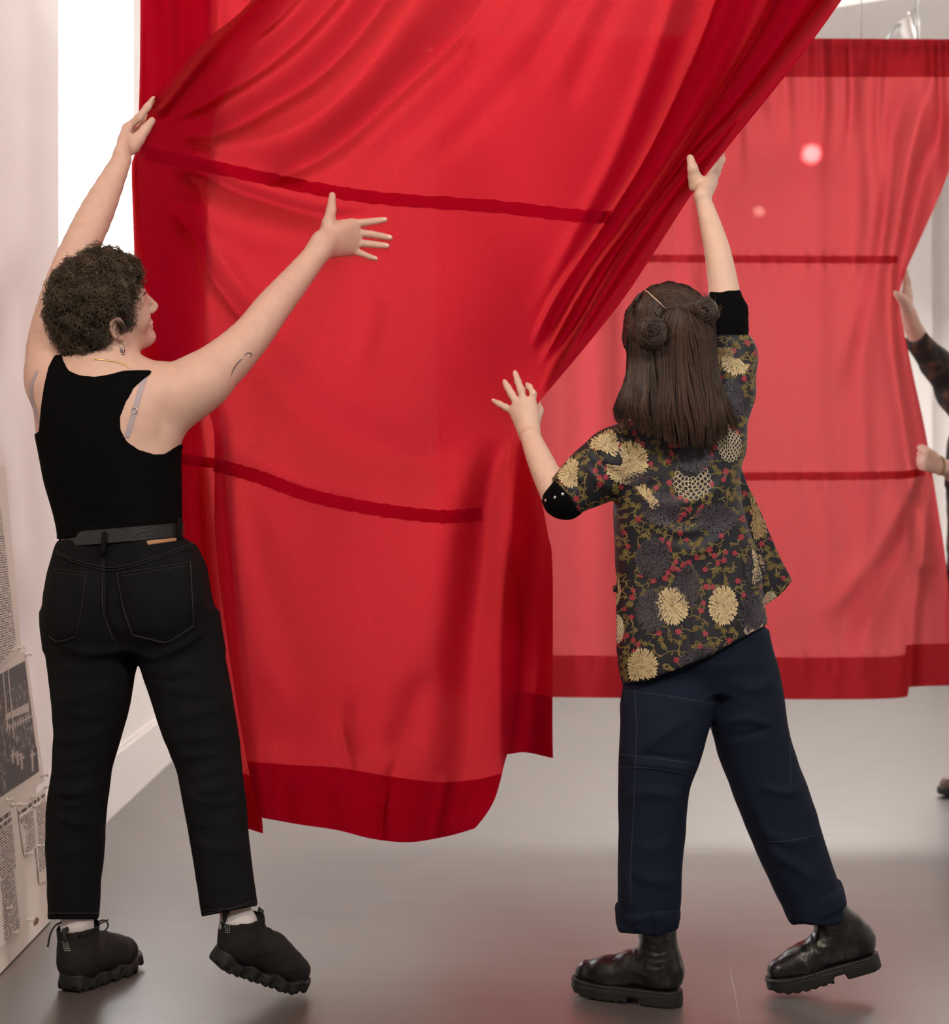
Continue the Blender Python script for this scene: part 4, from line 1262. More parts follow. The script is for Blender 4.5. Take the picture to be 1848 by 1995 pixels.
mk('loose_lace', *tube(smooth_poly([P(120, 1797, 4.0), P(108, 1803, 3.99), P(98, 1820, 3.985), P(93, 1845, 3.98)], 14), .0022, 6), M['lace'], sh1)
mk('loose_lace', *tube(smooth_poly([P(185, 1805, 4.05), P(198, 1798, 4.06), P(211, 1792, 4.07)], 8), .0018, 6), M['lace'], sh1)
toeR = P(584, 1938, 3.985); toeR[2] = 0.0
hR = P(414, 1880, 3.835)
drR = hR - toeR; lenR = np.linalg.norm(drR)
hR = toeR + drR / lenR * .262
sh2, bvs2 = trek_shoe(hR, toeR, (0, -0.25, 1), P(472, 1790, 3.865))
dots = []
for i in range(3):
    for j in range(5):
        dots.append(ribbon(bvs2, [(439 + i*3.6, 1800 + j*4.2), (441 + i*3.6, 1800 + j*4.2)], 2.0, .0012, 3))
mk('heel_print', *merge(dots), M['logo'], sh2)

# ================================================================== person in the patterned jacket
p2 = empty('person', (0.53, 3.93, 0.0), 'person with long dark hair and two buns in a floral jacket and navy trousers', 'person')
def hr2(x, y, d): return P(940 + x / 3.3, 540 + y / 3.3, d)
def h7(x, y, d): return P(1300 + x / 7.98, 250 + y / 7.98, d)
B2 = Shape(0.02)
B2.loft([sec(770,1280,1400,3.95,.05), sec(840,1250,1400,3.96,.08), sec(950,1240,1410,3.97,.09), sec(1080,1250,1430,3.97,.085), sec(1200,1240,1450,3.96,.09)])
B2.cone(P(1330, 800, 3.95), P(1310, 700, 3.90), .052, .048, .02)
hc2 = P(1302, 652, 3.885)
f2, u2, r2, HL2 = add_head(B2, hc2, (-.50, .84, .10), (-.06, -.16, .98), 1.0, False)
# raised arm
B2.schain([P(1385, 830, 3.95), P(1412, 700, 3.98), P(1412, 600, 4.00), P(1409, 560, 4.015), P(1398, 495, 4.035), P(1384, 440, 4.06), P(1370, 392, 4.085)], [.055, .042, .037, .0345, .030, .0245, .0185], .015)
gr = dAs(1362, 330)
def h7c(x, y, off):
    u, v = 1300 + x / 7.98, 250 + y / 7.98
    return P(u, v, min(gr - .014, dAs(u, v), dAs(u - 7, v), dAs(u + 7, v)) - off)
th2 = [h7(450, 880, gr - .030), h7c(420, 760, .018), h7c(390, 620, .014), h7c(352, 460, .010)]
add_hand(B2, h7(545, 1050, 4.09), [h7(600, 760, gr - .014), h7(650, 770, gr + .006), h7(690, 800, gr + .026), h7(700, 850, gr + .042)],
         [[h7(690, 620, gr - .008), h7(775, 500, gr + .006), h7(770, 400, gr + .030)],
          [h7(770, 620, gr + .010), h7(846, 490, gr + .018), h7(832, 375, gr + .034)],
          [h7(775, 640, gr + .032), h7(820, 520, gr + .045), h7(790, 420, gr + .06)],
          [h7(760, 700, gr + .05), h7(800, 600, gr + .062), h7(770, 520, gr + .075)]], th2, rp=.0126, rf=(.0094, .0086, .0073), wr=.018)
# lower arm
B2.schain([P(1240, 860, 3.94), P(1150, 930, 3.92), P(1098, 968, 3.92), P(1070, 935, 3.97), P(1048, 888, 4.03), P(1033, 852, 4.075)], [.055, .044, .040, .0335, .0285, .0235], .015)
gl_ = dAs(1010, 790)
def fl(x, y, off):
    u, v = 940 + x / 3.3, 540 + y / 3.3
    return P(u, v, dAs(min(u, 1030), v) - off)
add_hand(B2, P(1032, 846, 4.095), [fl(318, 815, .026), fl(268, 808, .030), fl(228, 825, .028), fl(196, 862, .024)],
         [[fl(326, 750, .026), fl(300, 705, .014), fl(285, 690, .004)],
          [fl(246, 725, .026), fl(226, 670, .019), fl(209, 618, .010)],
          [fl(186, 752, .024), fl(162, 710, .018), fl(142, 676, .010)],
          [fl(145, 835, .020), fl(108, 815, .015), fl(74, 797, .010)]],
         [fl(320, 930, .02), P(1046, 800, gl_ + .01), P(1040, 775, gl_ + .03), P(1030, 758, gl_ + .045)], rp=.0132, rf=(.0095, .0085, .0072))
B2.chain([P(1300, 1220, 3.94), P(1275, 1520, 3.92), P(1278, 1830, 3.90)], [.065, .045, .033], .03)
B2.chain([P(1420, 1220, 3.96), P(1490, 1520, 3.96), P(1622, 1788, 3.95)], [.065, .045, .026], .03)
B2.post.append(crop_low)
body2, b2V, b2F = shape_obj(B2, 0.0034, 'body', M['skin_b'], p2, 2)
nails([(th2[3], th2[2], (-.15, -1, .15), .0050), (fl(209, 618, .010), fl(226, 670, .019), (0, -1, .2), .0040), (fl(142, 676, .010), fl(162, 710, .018), (0, -1, .2), .0038), (fl(74, 797, .010), fl(108, 815, .015), (0, -1, .2), .0034)], p2, M['nail'], body2)

# jacket
JK = Shape(0.03)
JK.loft([sec(775,1285,1400,3.955,.06), sec(815,1238,1428,3.955,.09), sec(850,1212,1440,3.955,.105), sec(900,1200,1441,3.955,.115), sec(985,1193,1444,3.955,.118), sec(1050,1197,1462,3.955,.115), sec(1120,1200,1480,3.955,.118), sec(1200,1191,1492,3.955,.125), sec(1260,1194,1494,3.955,.130), sec(1340,1208,1490,3.955,.130)], ex=2.3)
JK.chain([P(1390, 850, 3.955), P(1414, 760, 3.96), P(1424, 700, 3.975), P(1415, 648, 3.99)], [.070, .057, .049, .043], .045)
JK.chain([P(1250, 865, 3.95), P(1195, 895, 3.93), P(1150, 930, 3.92), P(1108, 962, 3.915)], [.066, .064, .056, .050], .035)
flare = [(1436,900),(1462,955),(1500,1040),(1542,1131),(1518,1160),(1490,1182),(1450,1120),(1430,1000)]
def fl_fn(p):
    u, v = uv_of(p)
    return smax(poly_sd(u, v, flare) / 865.0, np.abs(p[:, 1] - 3.985 - (u - 1470) * .0004) - .006, .004)
JK.add(fl_fn, P(1485, 1040, 3.985), .20, .008)
def jk_cut(p, d):
    u, v = uv_of(p)
    hem_v = np.interp(u, [1150, 1190, 1213, 1260, 1370, 1485, 1545], [1250, 1290, 1333, 1327, 1284, 1221, 1185])
    d = smax(d, (v - hem_v) / 865.0, .003)
    d = np.maximum(d, np.where(u > 1340, (652 - v) / 865.0, -1))
    # open sleeve end at the elbow
    a, b = P(1150, 930, 3.92), P(1108, 962, 3.915)
    dr = (b - a) / np.linalg.norm(b - a)
    q = p - b
    return np.where(u < 1200, smax(d, q @ dr - .012, .004), d)
JK.post.append(rumple(.0028, 14, 9.0))
JK.post.append(creases([
    ([(1245,1010,3.83),(1330,1035,3.83),(1400,1000,3.83),(1455,920,3.86)], .008, .012), ([(1300,1020,3.83),(1370,1020,3.83),(1440,960,3.85)], -.007, .012),
    ([(1230,960,3.84),(1300,985,3.83),(1390,960,3.83),(1445,890,3.86)], .006, .014), ([(1280,1060,3.83),(1370,1070,3.83),(1450,1010,3.85)], .006, .014),
    ([(1330,1100,3.83),(1338,1200,3.83),(1345,1300,3.83)], -.008, .008), ([(1195,985,3.86),(1230,960,3.85),(1290,940,3.83)], -.010, .010),
    ([(1150,860,3.86),(1170,905,3.86),(1215,930,3.86)], -.009, .009), ([(1140,895,3.86),(1160,930,3.86),(1200,960,3.86)], .008, .010), ([(1095,925,3.86),(1130,950,3.86),(1140,985,3.87)], -.008, .008),
    ([(1225,830,3.86),(1180,850,3.86),(1160,880,3.87)], .008, .012), ([(1395,720,3.92),(1425,740,3.92),(1452,730,3.94)], .007, .009), ([(1390,690,3.93),(1420,700,3.93),(1455,690,3.95)], -.007, .009),
    ([(1395,770,3.9),(1430,790,3.9),(1450,830,3.91)], .006, .011), ([(1230,1100,3.83),(1250,1200,3.83),(1240,1300,3.84)], .005, .018), ([(1430,1080,3.85),(1440,1150,3.85),(1470,1215,3.87)], .006, .015)]))
JK.post.append(jk_cut)
jacket_mat = pmat('dark_patterned_satin', (0.0125, 0.0125, 0.0175), 0.55, var=0.3, vscale=18, bump=0.12, bscale=450, spec=0.35)
jacket, kV, kF = shape_obj(JK, 0.0040, 'jacket', jacket_mat, p2, 1)
bvk = bvh_of(kV, kF)
# knitted cuffs
def cyl(S, a, b, ra, rb, rnd=.006, k=0.0):
    a = np.asarray(a, float); b = np.asarray(b, float); L = np.linalg.norm(b - a); dr = (b - a) / L
    def fn(p):
        q = p - a; h = q @ dr
        rad = np.sqrt(np.maximum((q*q).sum(1) - h*h, 1e-12))
        r = ra + (rb - ra) * np.clip(h / L, 0, 1)
        return smax(rad - r, np.abs(h - L/2) - L/2, rnd)
    return S.add(fn, (a + b) / 2, math.hypot(L/2, max(ra, rb)), k)
K1 = Shape(.02); K1.chain([P(1412, 690, 3.98), P(1416, 640, 3.992), P(1416, 600, 4.0), P(1412, 555, 4.015)], [.043, .0445, .0435, .0405])
def poly_cut(poly):
    return lambda p, d: smax(d, poly_sd(*uv_of(p), poly) / 865.0, .005)
K1.post.append(poly_cut([(1360,672),(1375,600),(1382,569),(1440,566),(1462,610),(1470,680)]))
K1.post.append(rumple(.002, 40, 4.0, (1, 1, 3)))
shape_obj(K1, .0036, 'sleeve_cuff', M['cuff'], p2)
K2 = Shape(.02); K2.chain([P(1150, 930, 3.92), P(1100, 968, 3.92), P(1070, 935, 3.97), P(1060, 910, 4.0)], [.050, .0475, .0415, .037])
K2.post.append(poly_cut([(1046,1000),(1058,962),(1090,920),(1112,915),(1140,950),(1140,1015),(1090,1015)]))
K2.post.append(rumple(.0015, 40, 6.0))
cuff2, c2V, c2F = shape_obj(K2, .0036, 'sleeve_cuff', M['cuff'], p2)
bvc = bvh_of(c2V, c2F)
for (uu, vv) in ((1063, 975), (1081, 969), (1096, 963)):
    l, nn = cast(bvc, uu, vv)
    if l is not None:
        mk('snap', *tube([l - nn*.001, l + nn*.0025, l + nn*.003], [.0038, .0038, .0022], 12), M['snap'], cuff2)
l, nn = cast(bvk, 1199, 1147)
if l is None: l, nn = P(1200, 1147, 3.95), np.array([-1., 0, 0])
mk('button', *tube([l + np.array([-.001,0,0]), l + np.array([-.006, -.001, 0])], .008, 14), M['bead_black'], jacket)

# printed motifs of the jacket
def chrys(cu, cv, ru, rv, mat, rings=6, jit=0.05, seed=0, name='chrysanthemum_print', clip=None, wd=1.0):
    rg = random.Random(seed); V, Fc, SH = [], [], []
    for k in range(rings):
        fo = 1 - k / rings * 0.92
        cnt = max(6, int(34 * fo))
        for i in range(cnt):
            a = 2*math.pi*(i + .5*(k % 2)) / cnt + rg.uniform(-jit, jit)
            hw = math.pi / cnt * wd
            pts = []
            r_out, r_in = fo * rg.uniform(.96, 1.04), max(0, fo - .30)
            for (rr_, aa) in ((r_in, -hw*.5), (r_out*.86, -hw), (r_out, 0), (r_out*.86, hw), (r_in, hw*.5)):
                pts.append((cu + ru*rr_*math.cos(a+aa), cv + rv*rr_*math.sin(a+aa)))
            if clip is not None and not all(clip(*q) for q in pts): continue
            loc = []
            for j, q in enumerate(pts):
                l, nn = cast(bvk, *q)
                if l is None: loc = None; break
                loc.append(l + nn * (.0014 + .00022*k + (.0011 if j in (1, 2, 3) else 0)))
            if loc is None or max(np.linalg.norm(loc[0]-x) for x in loc) > .03: continue
            b = len(V); V += loc; Fc.append((b, b+1, b+2, b+3, b+4)); g_ = rg.uniform(-.2, .2); SH += [max(0, min(1, q + g_)) for q in (.1, .7, .95, .7, .1)]
    if V: mk(name, V, Fc, mat, jacket, False, kind='stuff', cols=SH)
def lace_flower(cu, cv, ru, rv, seed, clip=None):
    rg = random.Random(seed); parts = []
    for k in range(5):
        fo = 1 - k * .19; cnt = max(5, int(19 * fo))
        for i in range(cnt):
            a = 2*math.pi*(i + .5*(k % 2)) / cnt; hw = math.pi / cnt
            ri = fo - .24
            pts = [(cu + ru*r_*math.cos(a+h_), cv + rv*r_*math.sin(a+h_)) for r_, h_ in ((ri, -hw*.3), (fo*.85, -hw*.95), (fo, 0), (fo*.85, hw*.95), (ri, hw*.3))]
            if clip is not None and not all(clip(*q) for q in pts): continue
            v_, f_ = ribbon(bvk, pts, 1.7, .0012, 9)
            if f_: parts.append((v_, f_))
    if parts: mk('outline_flower_print', *merge(parts), M['cream'], jacket, False, kind='stuff')
for j, (cu, cv, ru, rv) in enumerate(((1288,992,40,34), (1272,1088,36,42), (1352,890,36,34), (1395,1010,44,30), (1338,1145,26,46), (1270,1190,34,44), (1465,1195,30,40), (1370,1290,50,30), (1425,780,26,40), (1235,930,36,18), (1470,1110,22,34))):
    chrys(cu, cv, ru, rv, M['plum'], 5, seed=j, name='plum_flower_print')
for j, (cu, cv, ru, rv) in enumerate(((1309,1181,35,39), (1408,1180,30,41), (1252,1300,31,40))):
    chrys(cu, cv, ru, rv, M['gold'], 7, seed=20 + j)
lin = lambda a, b, c: (lambda u, v: a*u + b*v + c > 0)
chrys(1178, 868, 29, 34, M['gold'], 6, seed=31, clip=lambda u, v: v < 885 + (u-1178)*.4)
chrys(1226, 898, 40, 40, M['gold'], 6, seed=32, clip=lambda u, v: (u - 1200) * .9 + (850 - v) * .8 > -42 and v < 925 and u > 1205)
chrys(1217, 915, 40, 30, M['gold'], 6, seed=33, clip=lambda u, v: v > 903)
chrys(1112, 922, 26, 30, M['gold'], 6, seed=34, clip=lambda u, v: u < 1128)
chrys(1263, 968, 34, 30, M['gold'], 6, seed=35, clip=lambda u, v: abs((u - 1262) * .8 - (v - 965) * .62) < 11)
chrys(1432, 700, 30, 34, M['gold'], 6, seed=36, clip=lambda u, v: u > 1400 and v > 680 + (u - 1400) * .5)
chrys(1400, 690, 30, 20, M['gold_dark'], 5, seed=37, clip=lambda u, v: v > 676)
chrys(1466, 1105, 22, 34, M['gold'], 6, seed=38, clip=lambda u, v: u > 1462)
chrys(1470, 1010, 30, 44, M['gold_dark'], 6, seed=39, clip=lambda u, v: u > 1459)
chrys(1197, 1150, 14, 34, M['gold'], 5, seed=40)
lace_flower(1348, 938, 38, 38, 1, clip=lambda u, v: v > 908 + max(0, 17 - abs(u - 1344)) * 1.3)
lace_flower(1421, 868, 23, 33, 2)
lace_flower(1203, 1226, 12, 28, 3)
lace_flower(1468, 1226, 20, 16, 4)
lace_flower(1500, 1172, 14, 20, 5)
big = [(1309,1181,38), (1408,1180,38), (1252,1300,34), (1348,940,36), (1421,868,28), (1350,890,30), (1288,992,32), (1272,1088,30), (1395,1010,30), (1217,912,34), (1370,1290,24)]
rg = random.Random(12)
M['olive'] = pmat('olive_vine_print', (0.17, 0.125, 0.032), 0.65)
M['rose'] = pmat('red_blossom_print', (0.30, 0.016, 0.04), 0.6)
olive, rose = [], []
def tiny_flower(u, v, r, out, spin, kind):
    for i in range(5):
        a = spin + i * 2*math.pi/5
        if kind:      # outlined petal
            pts = [(u + r*.25*math.cos(a), v + r*.25*math.sin(a)), (u + r*.8*math.cos(a-.5), v + r*.8*math.sin(a-.5)), (u + r*1.05*math.cos(a), v + r*1.05*math.sin(a)), (u + r*.8*math.cos(a+.5), v + r*.8*math.sin(a+.5)), (u + r*.3*math.cos(a), v + r*.3*math.sin(a))]
            q = ribbon(bvk, pts, 1.5, .0009, 7)
            if q[1]: out.append(q)
        else:
            loc = []
            for j in range(6):
                b = j * math.pi / 3
                l, nn = cast(bvk, u + r*.58*math.cos(a) + r*.42*math.cos(b), v + r*.58*math.sin(a) + r*.42*math.sin(b))
                if l is None: loc = None; break
                loc.append(l + nn * .0010)
            if loc is not None and np.ptp(np.array(loc), axis=0).max() < .02: out.append((loc, [tuple(range(6))]))
sites = []
for _ in range(9000):
    u, v = rg.uniform(1060, 1545), rg.uniform(655, 1330)
    if any(math.hypot(u-a, v-b) < c for a, b, c in big): continue
    if any(math.hypot(u-a, v-b) < 12.0 for a, b, *_ in sites): continue
    l, nn = cast(bvk, u, v)
    if l is None or nn[1] > -.2: continue
    sites.append((u, v))
for i, (u, v) in enumerate(sites):
    k = rg.random()
    if k < .27: tiny_flower(u, v, rg.uniform(5.0, 7.0), rose, rg.uniform(0, 6), 0)
    elif k < .62: tiny_flower(u, v, rg.uniform(4.5, 6.0), olive, rg.uniform(0, 6), 1)
    nb = sorted(sites, key=lambda q: (q[0]-u)**2 + (q[1]-v)**2)[1:3]
    for a, b in nb:
        if (a, b) < (u, v) and rg.random() < .5: continue
        mu, mv = (u+a)/2 + rg.uniform(-6, 6), (v+b)/2 + rg.uniform(-6, 6)
        q = ribbon(bvk, [(u, v), (mu, mv), (a, b)], 1.7, .0007, 9)
        if q[1]: olive.append(q)
        an = rg.uniform(0, 6.28)
        q = ribbon(bvk, [(mu, mv), (mu + 4*math.cos(an), mv + 4*math.sin(an)), (mu + 8*math.cos(an+.5), mv + 8*math.sin(an+.5))], 2.6, .0008, 5, True)
        if q[1]: olive.append(q)
mk('vine_print', *merge(olive), M['olive'], jacket, False, kind='stuff')
mk('blossom_print', *merge(rose), M['rose'], jacket, False, kind='stuff')

# trousers
TR = Shape(0.02)
TR.loft([sec(1150,1228,1462,3.955,.095), sec(1220,1218,1486,3.955,.105), sec(1290,1214,1500,3.95,.100), sec(1345,1222,1500,3.945,.07)])
TR.loft([sec(1270,1222,1385,3.955,.080), sec(1330,1216,1398,3.945,.088), sec(1370,1209,1394,3.93,.092), sec(1420,1206,1380,3.92,.092), sec(1480,1205,1364,3.915,.088), sec(1540,1205,1342,3.91,.080), sec(1600,1206,1335,3.91,.078), sec(1700,1201,1328,3.905,.074), sec(1760,1203,1325,3.90,.070), sec(1800,1206,1319,3.90,.066)])
TR.loft([sec(1230,1335,1492,3.965,.095), sec(1300,1362,1514,3.965,.095), sec(1360,1378,1526,3.965,.092), sec(1420,1382,1535,3.965,.090), sec(1480,1402,1552,3.965,.085), sec(1560,1430,1582,3.962,.080), sec(1640,1464,1608,3.958,.076), sec(1700,1490,1628,3.955,.072), sec(1760,1520,1643,3.952,.068), sec(1790,1536,1645,3.95,.064)])
TR.post.append(rumple(.0028, 13, 21.0))
TR.post.append(creases([
    ([(1215,1488,3.84),(1290,1492,3.83),(1360,1505,3.85)], .006, .007), ([(1210,1470,3.84),(1290,1474,3.83),(1370,1482,3.85)], -.005, .005),
    ([(1240,1470,3.84),(1290,1430,3.83),(1350,1390,3.85)], .006, .012), ([(1225,1370,3.84),(1300,1362,3.83),(1380,1372,3.85)], .004, .006),
    ([(1215,1560,3.84),(1270,1545,3.83),(1335,1555,3.85)], .006, .012), ([(1220,1700,3.84),(1270,1715,3.83),(1322,1725,3.84)], .005, .012), ([(1225,1640,3.84),(1270,1655,3.83),(1330,1640,3.84)], .004, .014),
    ([(1210,1690,3.85),(1225,1740,3.84),(1218,1775,3.85)], .007, .008),
    ([(1390,1420,3.89),(1450,1400,3.88),(1530,1420,3.89)], .007, .010), ([(1395,1440,3.89),(1460,1430,3.88),(1535,1400,3.89)], -.005, .008),
    ([(1480,1530,3.88),(1530,1545,3.88),(1570,1530,3.90)], .007, .010), ([(1470,1620,3.88),(1540,1640,3.88),(1600,1625,3.90)], .006, .012),
    ([(1500,1660,3.88),(1550,1690,3.88),(1600,1720,3.89)], .006, .012), ([(1440,1500,3.89),(1480,1600,3.88),(1525,1700,3.88)], .006, .014), ([(1420,1330,3.87),(1470,1340,3.88),(1515,1320,3.89)], .006, .014)]))
trousers, tV, tF = shape_obj(TR, 0.0042, 'trousers', M['navy'], p2, 1)
bvr = bvh_of(tV, tF)
M['navy_st'] = pmat('navy_seam', (0.012, 0.017, 0.034), 0.85)
for s in ([(1236,1345),(1240,1420),(1238,1480),(1233,1600),(1228,1700),(1230,1760)], [(1206,1470),(1280,1478),(1366,1492)], [(1206,1494),(1280,1498),(1358,1512)], [(1214,1345),(1300,1356),(1392,1372)], [(1535,1400),(1538,1450),(1540,1530)], [(1500,1640),(1540,1638),(1588,1628)]):
    mk('seam', *ribbon(bvr, s, 2.0, .0012, 40), M['navy_st'], trousers)
C1 = Shape(); cyl(C1, P(1263, 1764, 3.90), P(1263, 1812, 3.90), .071, .068, .012)
C1.post.append(rumple(.006, 22, 2.2)); C1.post.append(creases([([(1205,1790,3.84),(1240,1775,3.83),(1262,1765,3.83)], -.012, .008), ([(1215,1812,3.84),(1235,1795,3.83),(1245,1785,3.83)], .008, .008)]))
shape_obj(C1, .004, 'rolled_cuff', M['navy'], p2)
C2 = Shape(); cyl(C2, P(1580, 1738, 3.952), P(1595, 1778, 3.952), .071, .068, .010)
C2.post.append(rumple(.004, 22, 7.2))
shape_obj(C2, .004, 'rolled_cuff', M['navy'], p2)
# ankle boots
def ankle_boot(heel, toe, up, top, cr):
    U, L, Rm = upper_shape(heel, toe, up, top, 'boot')
    U.post.append(rumple(.0014, 45, 3.3)); U.post.append(creases(cr))
    bt, V, Fq = shape_obj(U, .0032, 'boot', M['boot'], p2)
    shape_obj(sole_shape(heel, toe, up, 'boot'), .003, 'sole', M['sole'], bt, 1)
    return bt, bvh_of(V, Fq)
heelF = P(1330, 1960, 3.872); heelF[2] = 0.0
toeF = heelF + np.array([-.236, .118, 0])
cr = [([(1248,1830 + k*14,3.86),(1280,1838 + k*13,3.85),(1306,1830 + k*12,3.86)], .0035, .006) for k in range(5)] + [([(1225,1890,3.87),(1255,1905,3.85),(1285,1895,3.85)], .004, .007)]
bo1, bvb1 = ankle_boot(heelF, toeF, (0, 0, 1), P(1278, 1800, 3.90), cr)
toeB = P(1500, 1941, 3.955); toeB[2] = 0.002
heelB = P(1714, 1882, 3.95)
heelB = toeB + (heelB - toeB) / np.linalg.norm(heelB - toeB) * .262
cr = [([(1585,1800 + k*14,3.91),(1610,1808 + k*14,3.90),(1640,1800 + k*12,3.91)], .0035, .006) for k in range(5)] + [([(1560,1870,3.92),(1575,1890,3.91),(1570,1910,3.91)], .004, .006)]
bo2, bvb2 = ankle_boot(heelB, toeB, (0, 0, 1), P(1596, 1758, 3.95), cr)
M['boot_seam'] = pmat('boot_seam', (0.004, 0.004, 0.004), 0.6)
for bo, bv, ss in ((bo1, bvb1, ([(1240,1835),(1232,1870),(1212,1900),(1210,1925)], [(1318,1860),(1292,1880),(1280,1925)])), (bo2, bvb2, ([(1582,1805),(1578,1850),(1568,1880)], [(1655,1795),(1645,1850),(1648,1880)]))):
    for s in ss:
        q = ribbon(bv, s, 2.2, .0010, 24)
        if q[1]: mk('seam', *q, M['boot_seam'], bo)

# long hair: smooth volume, two buns, combed strands
HB = Shape(0.02)
RmB = np.stack([f2, r2, u2])
HB.ell(HL2(-.006, 0, .016), (.103, .090, .100), RmB)
HB.loft([sec(610,1232,1372,3.875,.085), sec(660,1216,1388,3.868,.086), sec(700,1228,1394,3.860,.078), sec(750,1218,1406,3.845,.065), sec(800,1206,1422,3.832,.055), sec(835,1218,1428,3.826,.046), sec(860,1262,1408,3.824,.034)], .03)
def hb_cut(p, d):
    q = p - hc2
    x, z = q @ f2, q @ u2
    lim = np.interp(z, [-.3, -.10, -.02, .04, .10], [.0, .035, .045, .070, .085])
    d = smax(d, x - lim, .008)
    u, v = uv_of(p)
    hv = np.interp(u, [1190, 1205, 1225, 1270, 1310, 1370, 1410, 1432], [806, 818, 800, 838, 860, 856, 840, 800])
    return smax(d, (v - hv) / 870.0, .012)
HB.post.append(rumple(.004, 30, 4.4, (1.3, 1.3, .25))); HB.post.append(rumple(.0025, 90, 1.1, (1.2, 1.2, .2))); HB.post.append(hb_cut)
hbV, hbF = HB.mesh(.004)
hbV = relax(hbV, hbF, 1)
hair2 = mk('hair', hbV, hbF, M['hair_b_base'], p2, True, cols=np.clip(.2 + .25 * vnoise(hbV * np.array([140, 140, 25])), 0, 1))
bvhair = bvh_of(hbV, hbF)
def bun(cu, cv, r, off, seed):
    l, nn = cast(bvhair, min(max(cu, 1225), 1382), cv)
    c = P(cu, cv, l[1] + off)
    S = Shape(.012)
    rg2 = random.Random(seed)
    pts = []
    for i in range(22):
        a = i / 21 * 2.6 * math.pi + seed
        q = r * (.25 + .55 * i / 21)
        pts.append(c + np.array([q * math.cos(a), -r * (.62 - .5 * (i / 21) ** 2), q * math.sin(a) * 1.05]))
    S.chain(pts, [r * .30] * 22, .004)
    S.ell(c, (r, r * .9, r * 1.05), None, .01)
    S.post.append(rumple(.005, 55, seed))
    V, Fq = S.mesh(.0034); V = relax(V, Fq, 1)
    b = mk('hair_bun', V, Fq, M['hair_b'], hair2, True, cols=np.clip(.3 + .3 * vnoise(V * 120), 0, 1))
    pa = []
    for i in range(420):
        a0, q0 = rg2.uniform(0, 6.28), r * math.sqrt(rg2.random()) * 1.0
        w = rg2.uniform(.9, 2.0); lf = rg2.uniform(.98, 1.14); row = []
        for k in range(10):
            a = a0 + w * k / 9; q = q0 * (1 + .06 * math.sin(k))
            z = math.sqrt(max(.02, 1 - (q / (r * 1.12)) ** 2))
            row.append(c + np.array([q * math.cos(a), -r * z * lf - .0015, q * math.sin(a) * 1.05]))
        pa.append(row)
    for i in range(26):      # stray ends
        a = rg2.uniform(0, 6.28); e = rg2.uniform(1.1, 1.6)
        pa.append([c + np.array([r * (.8 + (e - .8) * k / 9) * math.cos(a + .07 * k), -r * .3 - .0005 * k, r * (.8 + (e - .8) * k / 9) * math.sin(a + .07 * k)]) for k in range(10)])
    strands(pa, .0010, M['hair_b'], b, 'bun_strands', np.clip(RNG.normal(.50, .33, len(pa)), 0, 1))
bun(1266, 650, .034, -.012, 1)
bun(1370, 607, .029, .012, 4)
rh = random.Random(8)
part = np.array([(1243, 556), (1262, 570), (1282, 588), (1302, 606)], float)
partS = smooth_poly(part, 40)
paths = []
def surf_path(px, lift):
    row = []
    for i, (u, v) in enumerate(px):
        l, nn = cast(bvhair, u, v)
        if l is None:
            if not row or len(px) == 14: return None
            # hangs free past the silhouette
            q = row[-1] + np.array([(px[i][0]-px[i-1][0]) / F * 3.83, .001, -(px[i][1]-px[i-1][1]) / F * 3.83])
            row.append(q)
        else:
            row.append(l + nn * lift)
    return row
for i in range(900):         # left front section swept to the near bun
    s = partS[rh.randrange(0, 36)] + np.array([-1.5, 1.0])
    k = rh.random()
    mid = (np.array([1218 + 30 * rh.random(), 600 + 60 * k]) * .55 + (s * .5 + np.array([1262, 648]) * .5) * .45) if rh.random() < .6 else (s + np.array([1262, 640])) / 2 + rh.uniform(-10, 4)
    e = np.array([1266 + rh.uniform(-14, 14), 648 + rh.uniform(-16, 16)])
    paths.append(surf_path(smooth_poly([s, mid, e], 14), rh.uniform(.0005, .004)))
for i in range(900):         # crown rolled over the top edge
    s = partS[rh.randrange(0, 24)] + np.array([2.0, -1.0])
    e = np.array([1372 + rh.uniform(-10, 10), rh.uniform(592, 625)])
    paths.append(surf_path(smooth_poly([s, (1285 + rh.uniform(-8, 20), 557 + rh.uniform(0, 12)), (1340 + rh.uniform(-10, 10), 568 + rh.uniform(0, 14)), e], 14), rh.uniform(.0005, .004)))
for i in range(1400):        # left edge of the crown
    s = partS[rh.randrange(0, 14)] + np.array([-2.0, 1.0])
    e = np.array([1250 + rh.uniform(-10, 10), 650 + rh.uniform(-14, 14)])
    paths.append(surf_path(smooth_poly([s, (1232 + rh.uniform(-6, 8), 584 + rh.uniform(-8, 8)), (1222 + rh.uniform(-4, 10), 625 + rh.uniform(-8, 8)), e], 14), rh.uniform(.0005, .004)))
for i in range(500):         # hairline below the temple swept back to the near bun
    s = np.array([1216 + rh.uniform(-2, 8), rh.uniform(600, 690)])
    e = np.array([1260 + rh.uniform(-8, 10), 655 + rh.uniform(-14, 14)])
    mid = (s + e) / 2 + np.array([0, rh.uniform(-4, 8)])
    paths.append(surf_path(smooth_poly([s, mid, e], 14), rh.uniform(.0005, .004)))
for i in range(800):         # right section swept to the far bun
    s = partS[rh.randrange(0, 40)] + np.array([2.0, -1.0])
    e = np.array([1366 + rh.uniform(-8, 8), 606 + rh.uniform(-12, 12)])
    mid = (s + e) / 2 + np.array([rh.uniform(-4, 16), rh.uniform(-30, 6)])
    paths.append(surf_path(smooth_poly([s, mid, e], 14), rh.uniform(.0005, .004)))
xl = lambda v: np.interp(v, [600, 650, 700, 750, 800, 840, 862], [1285, 1224, 1222, 1217, 1200, 1205, 1215])
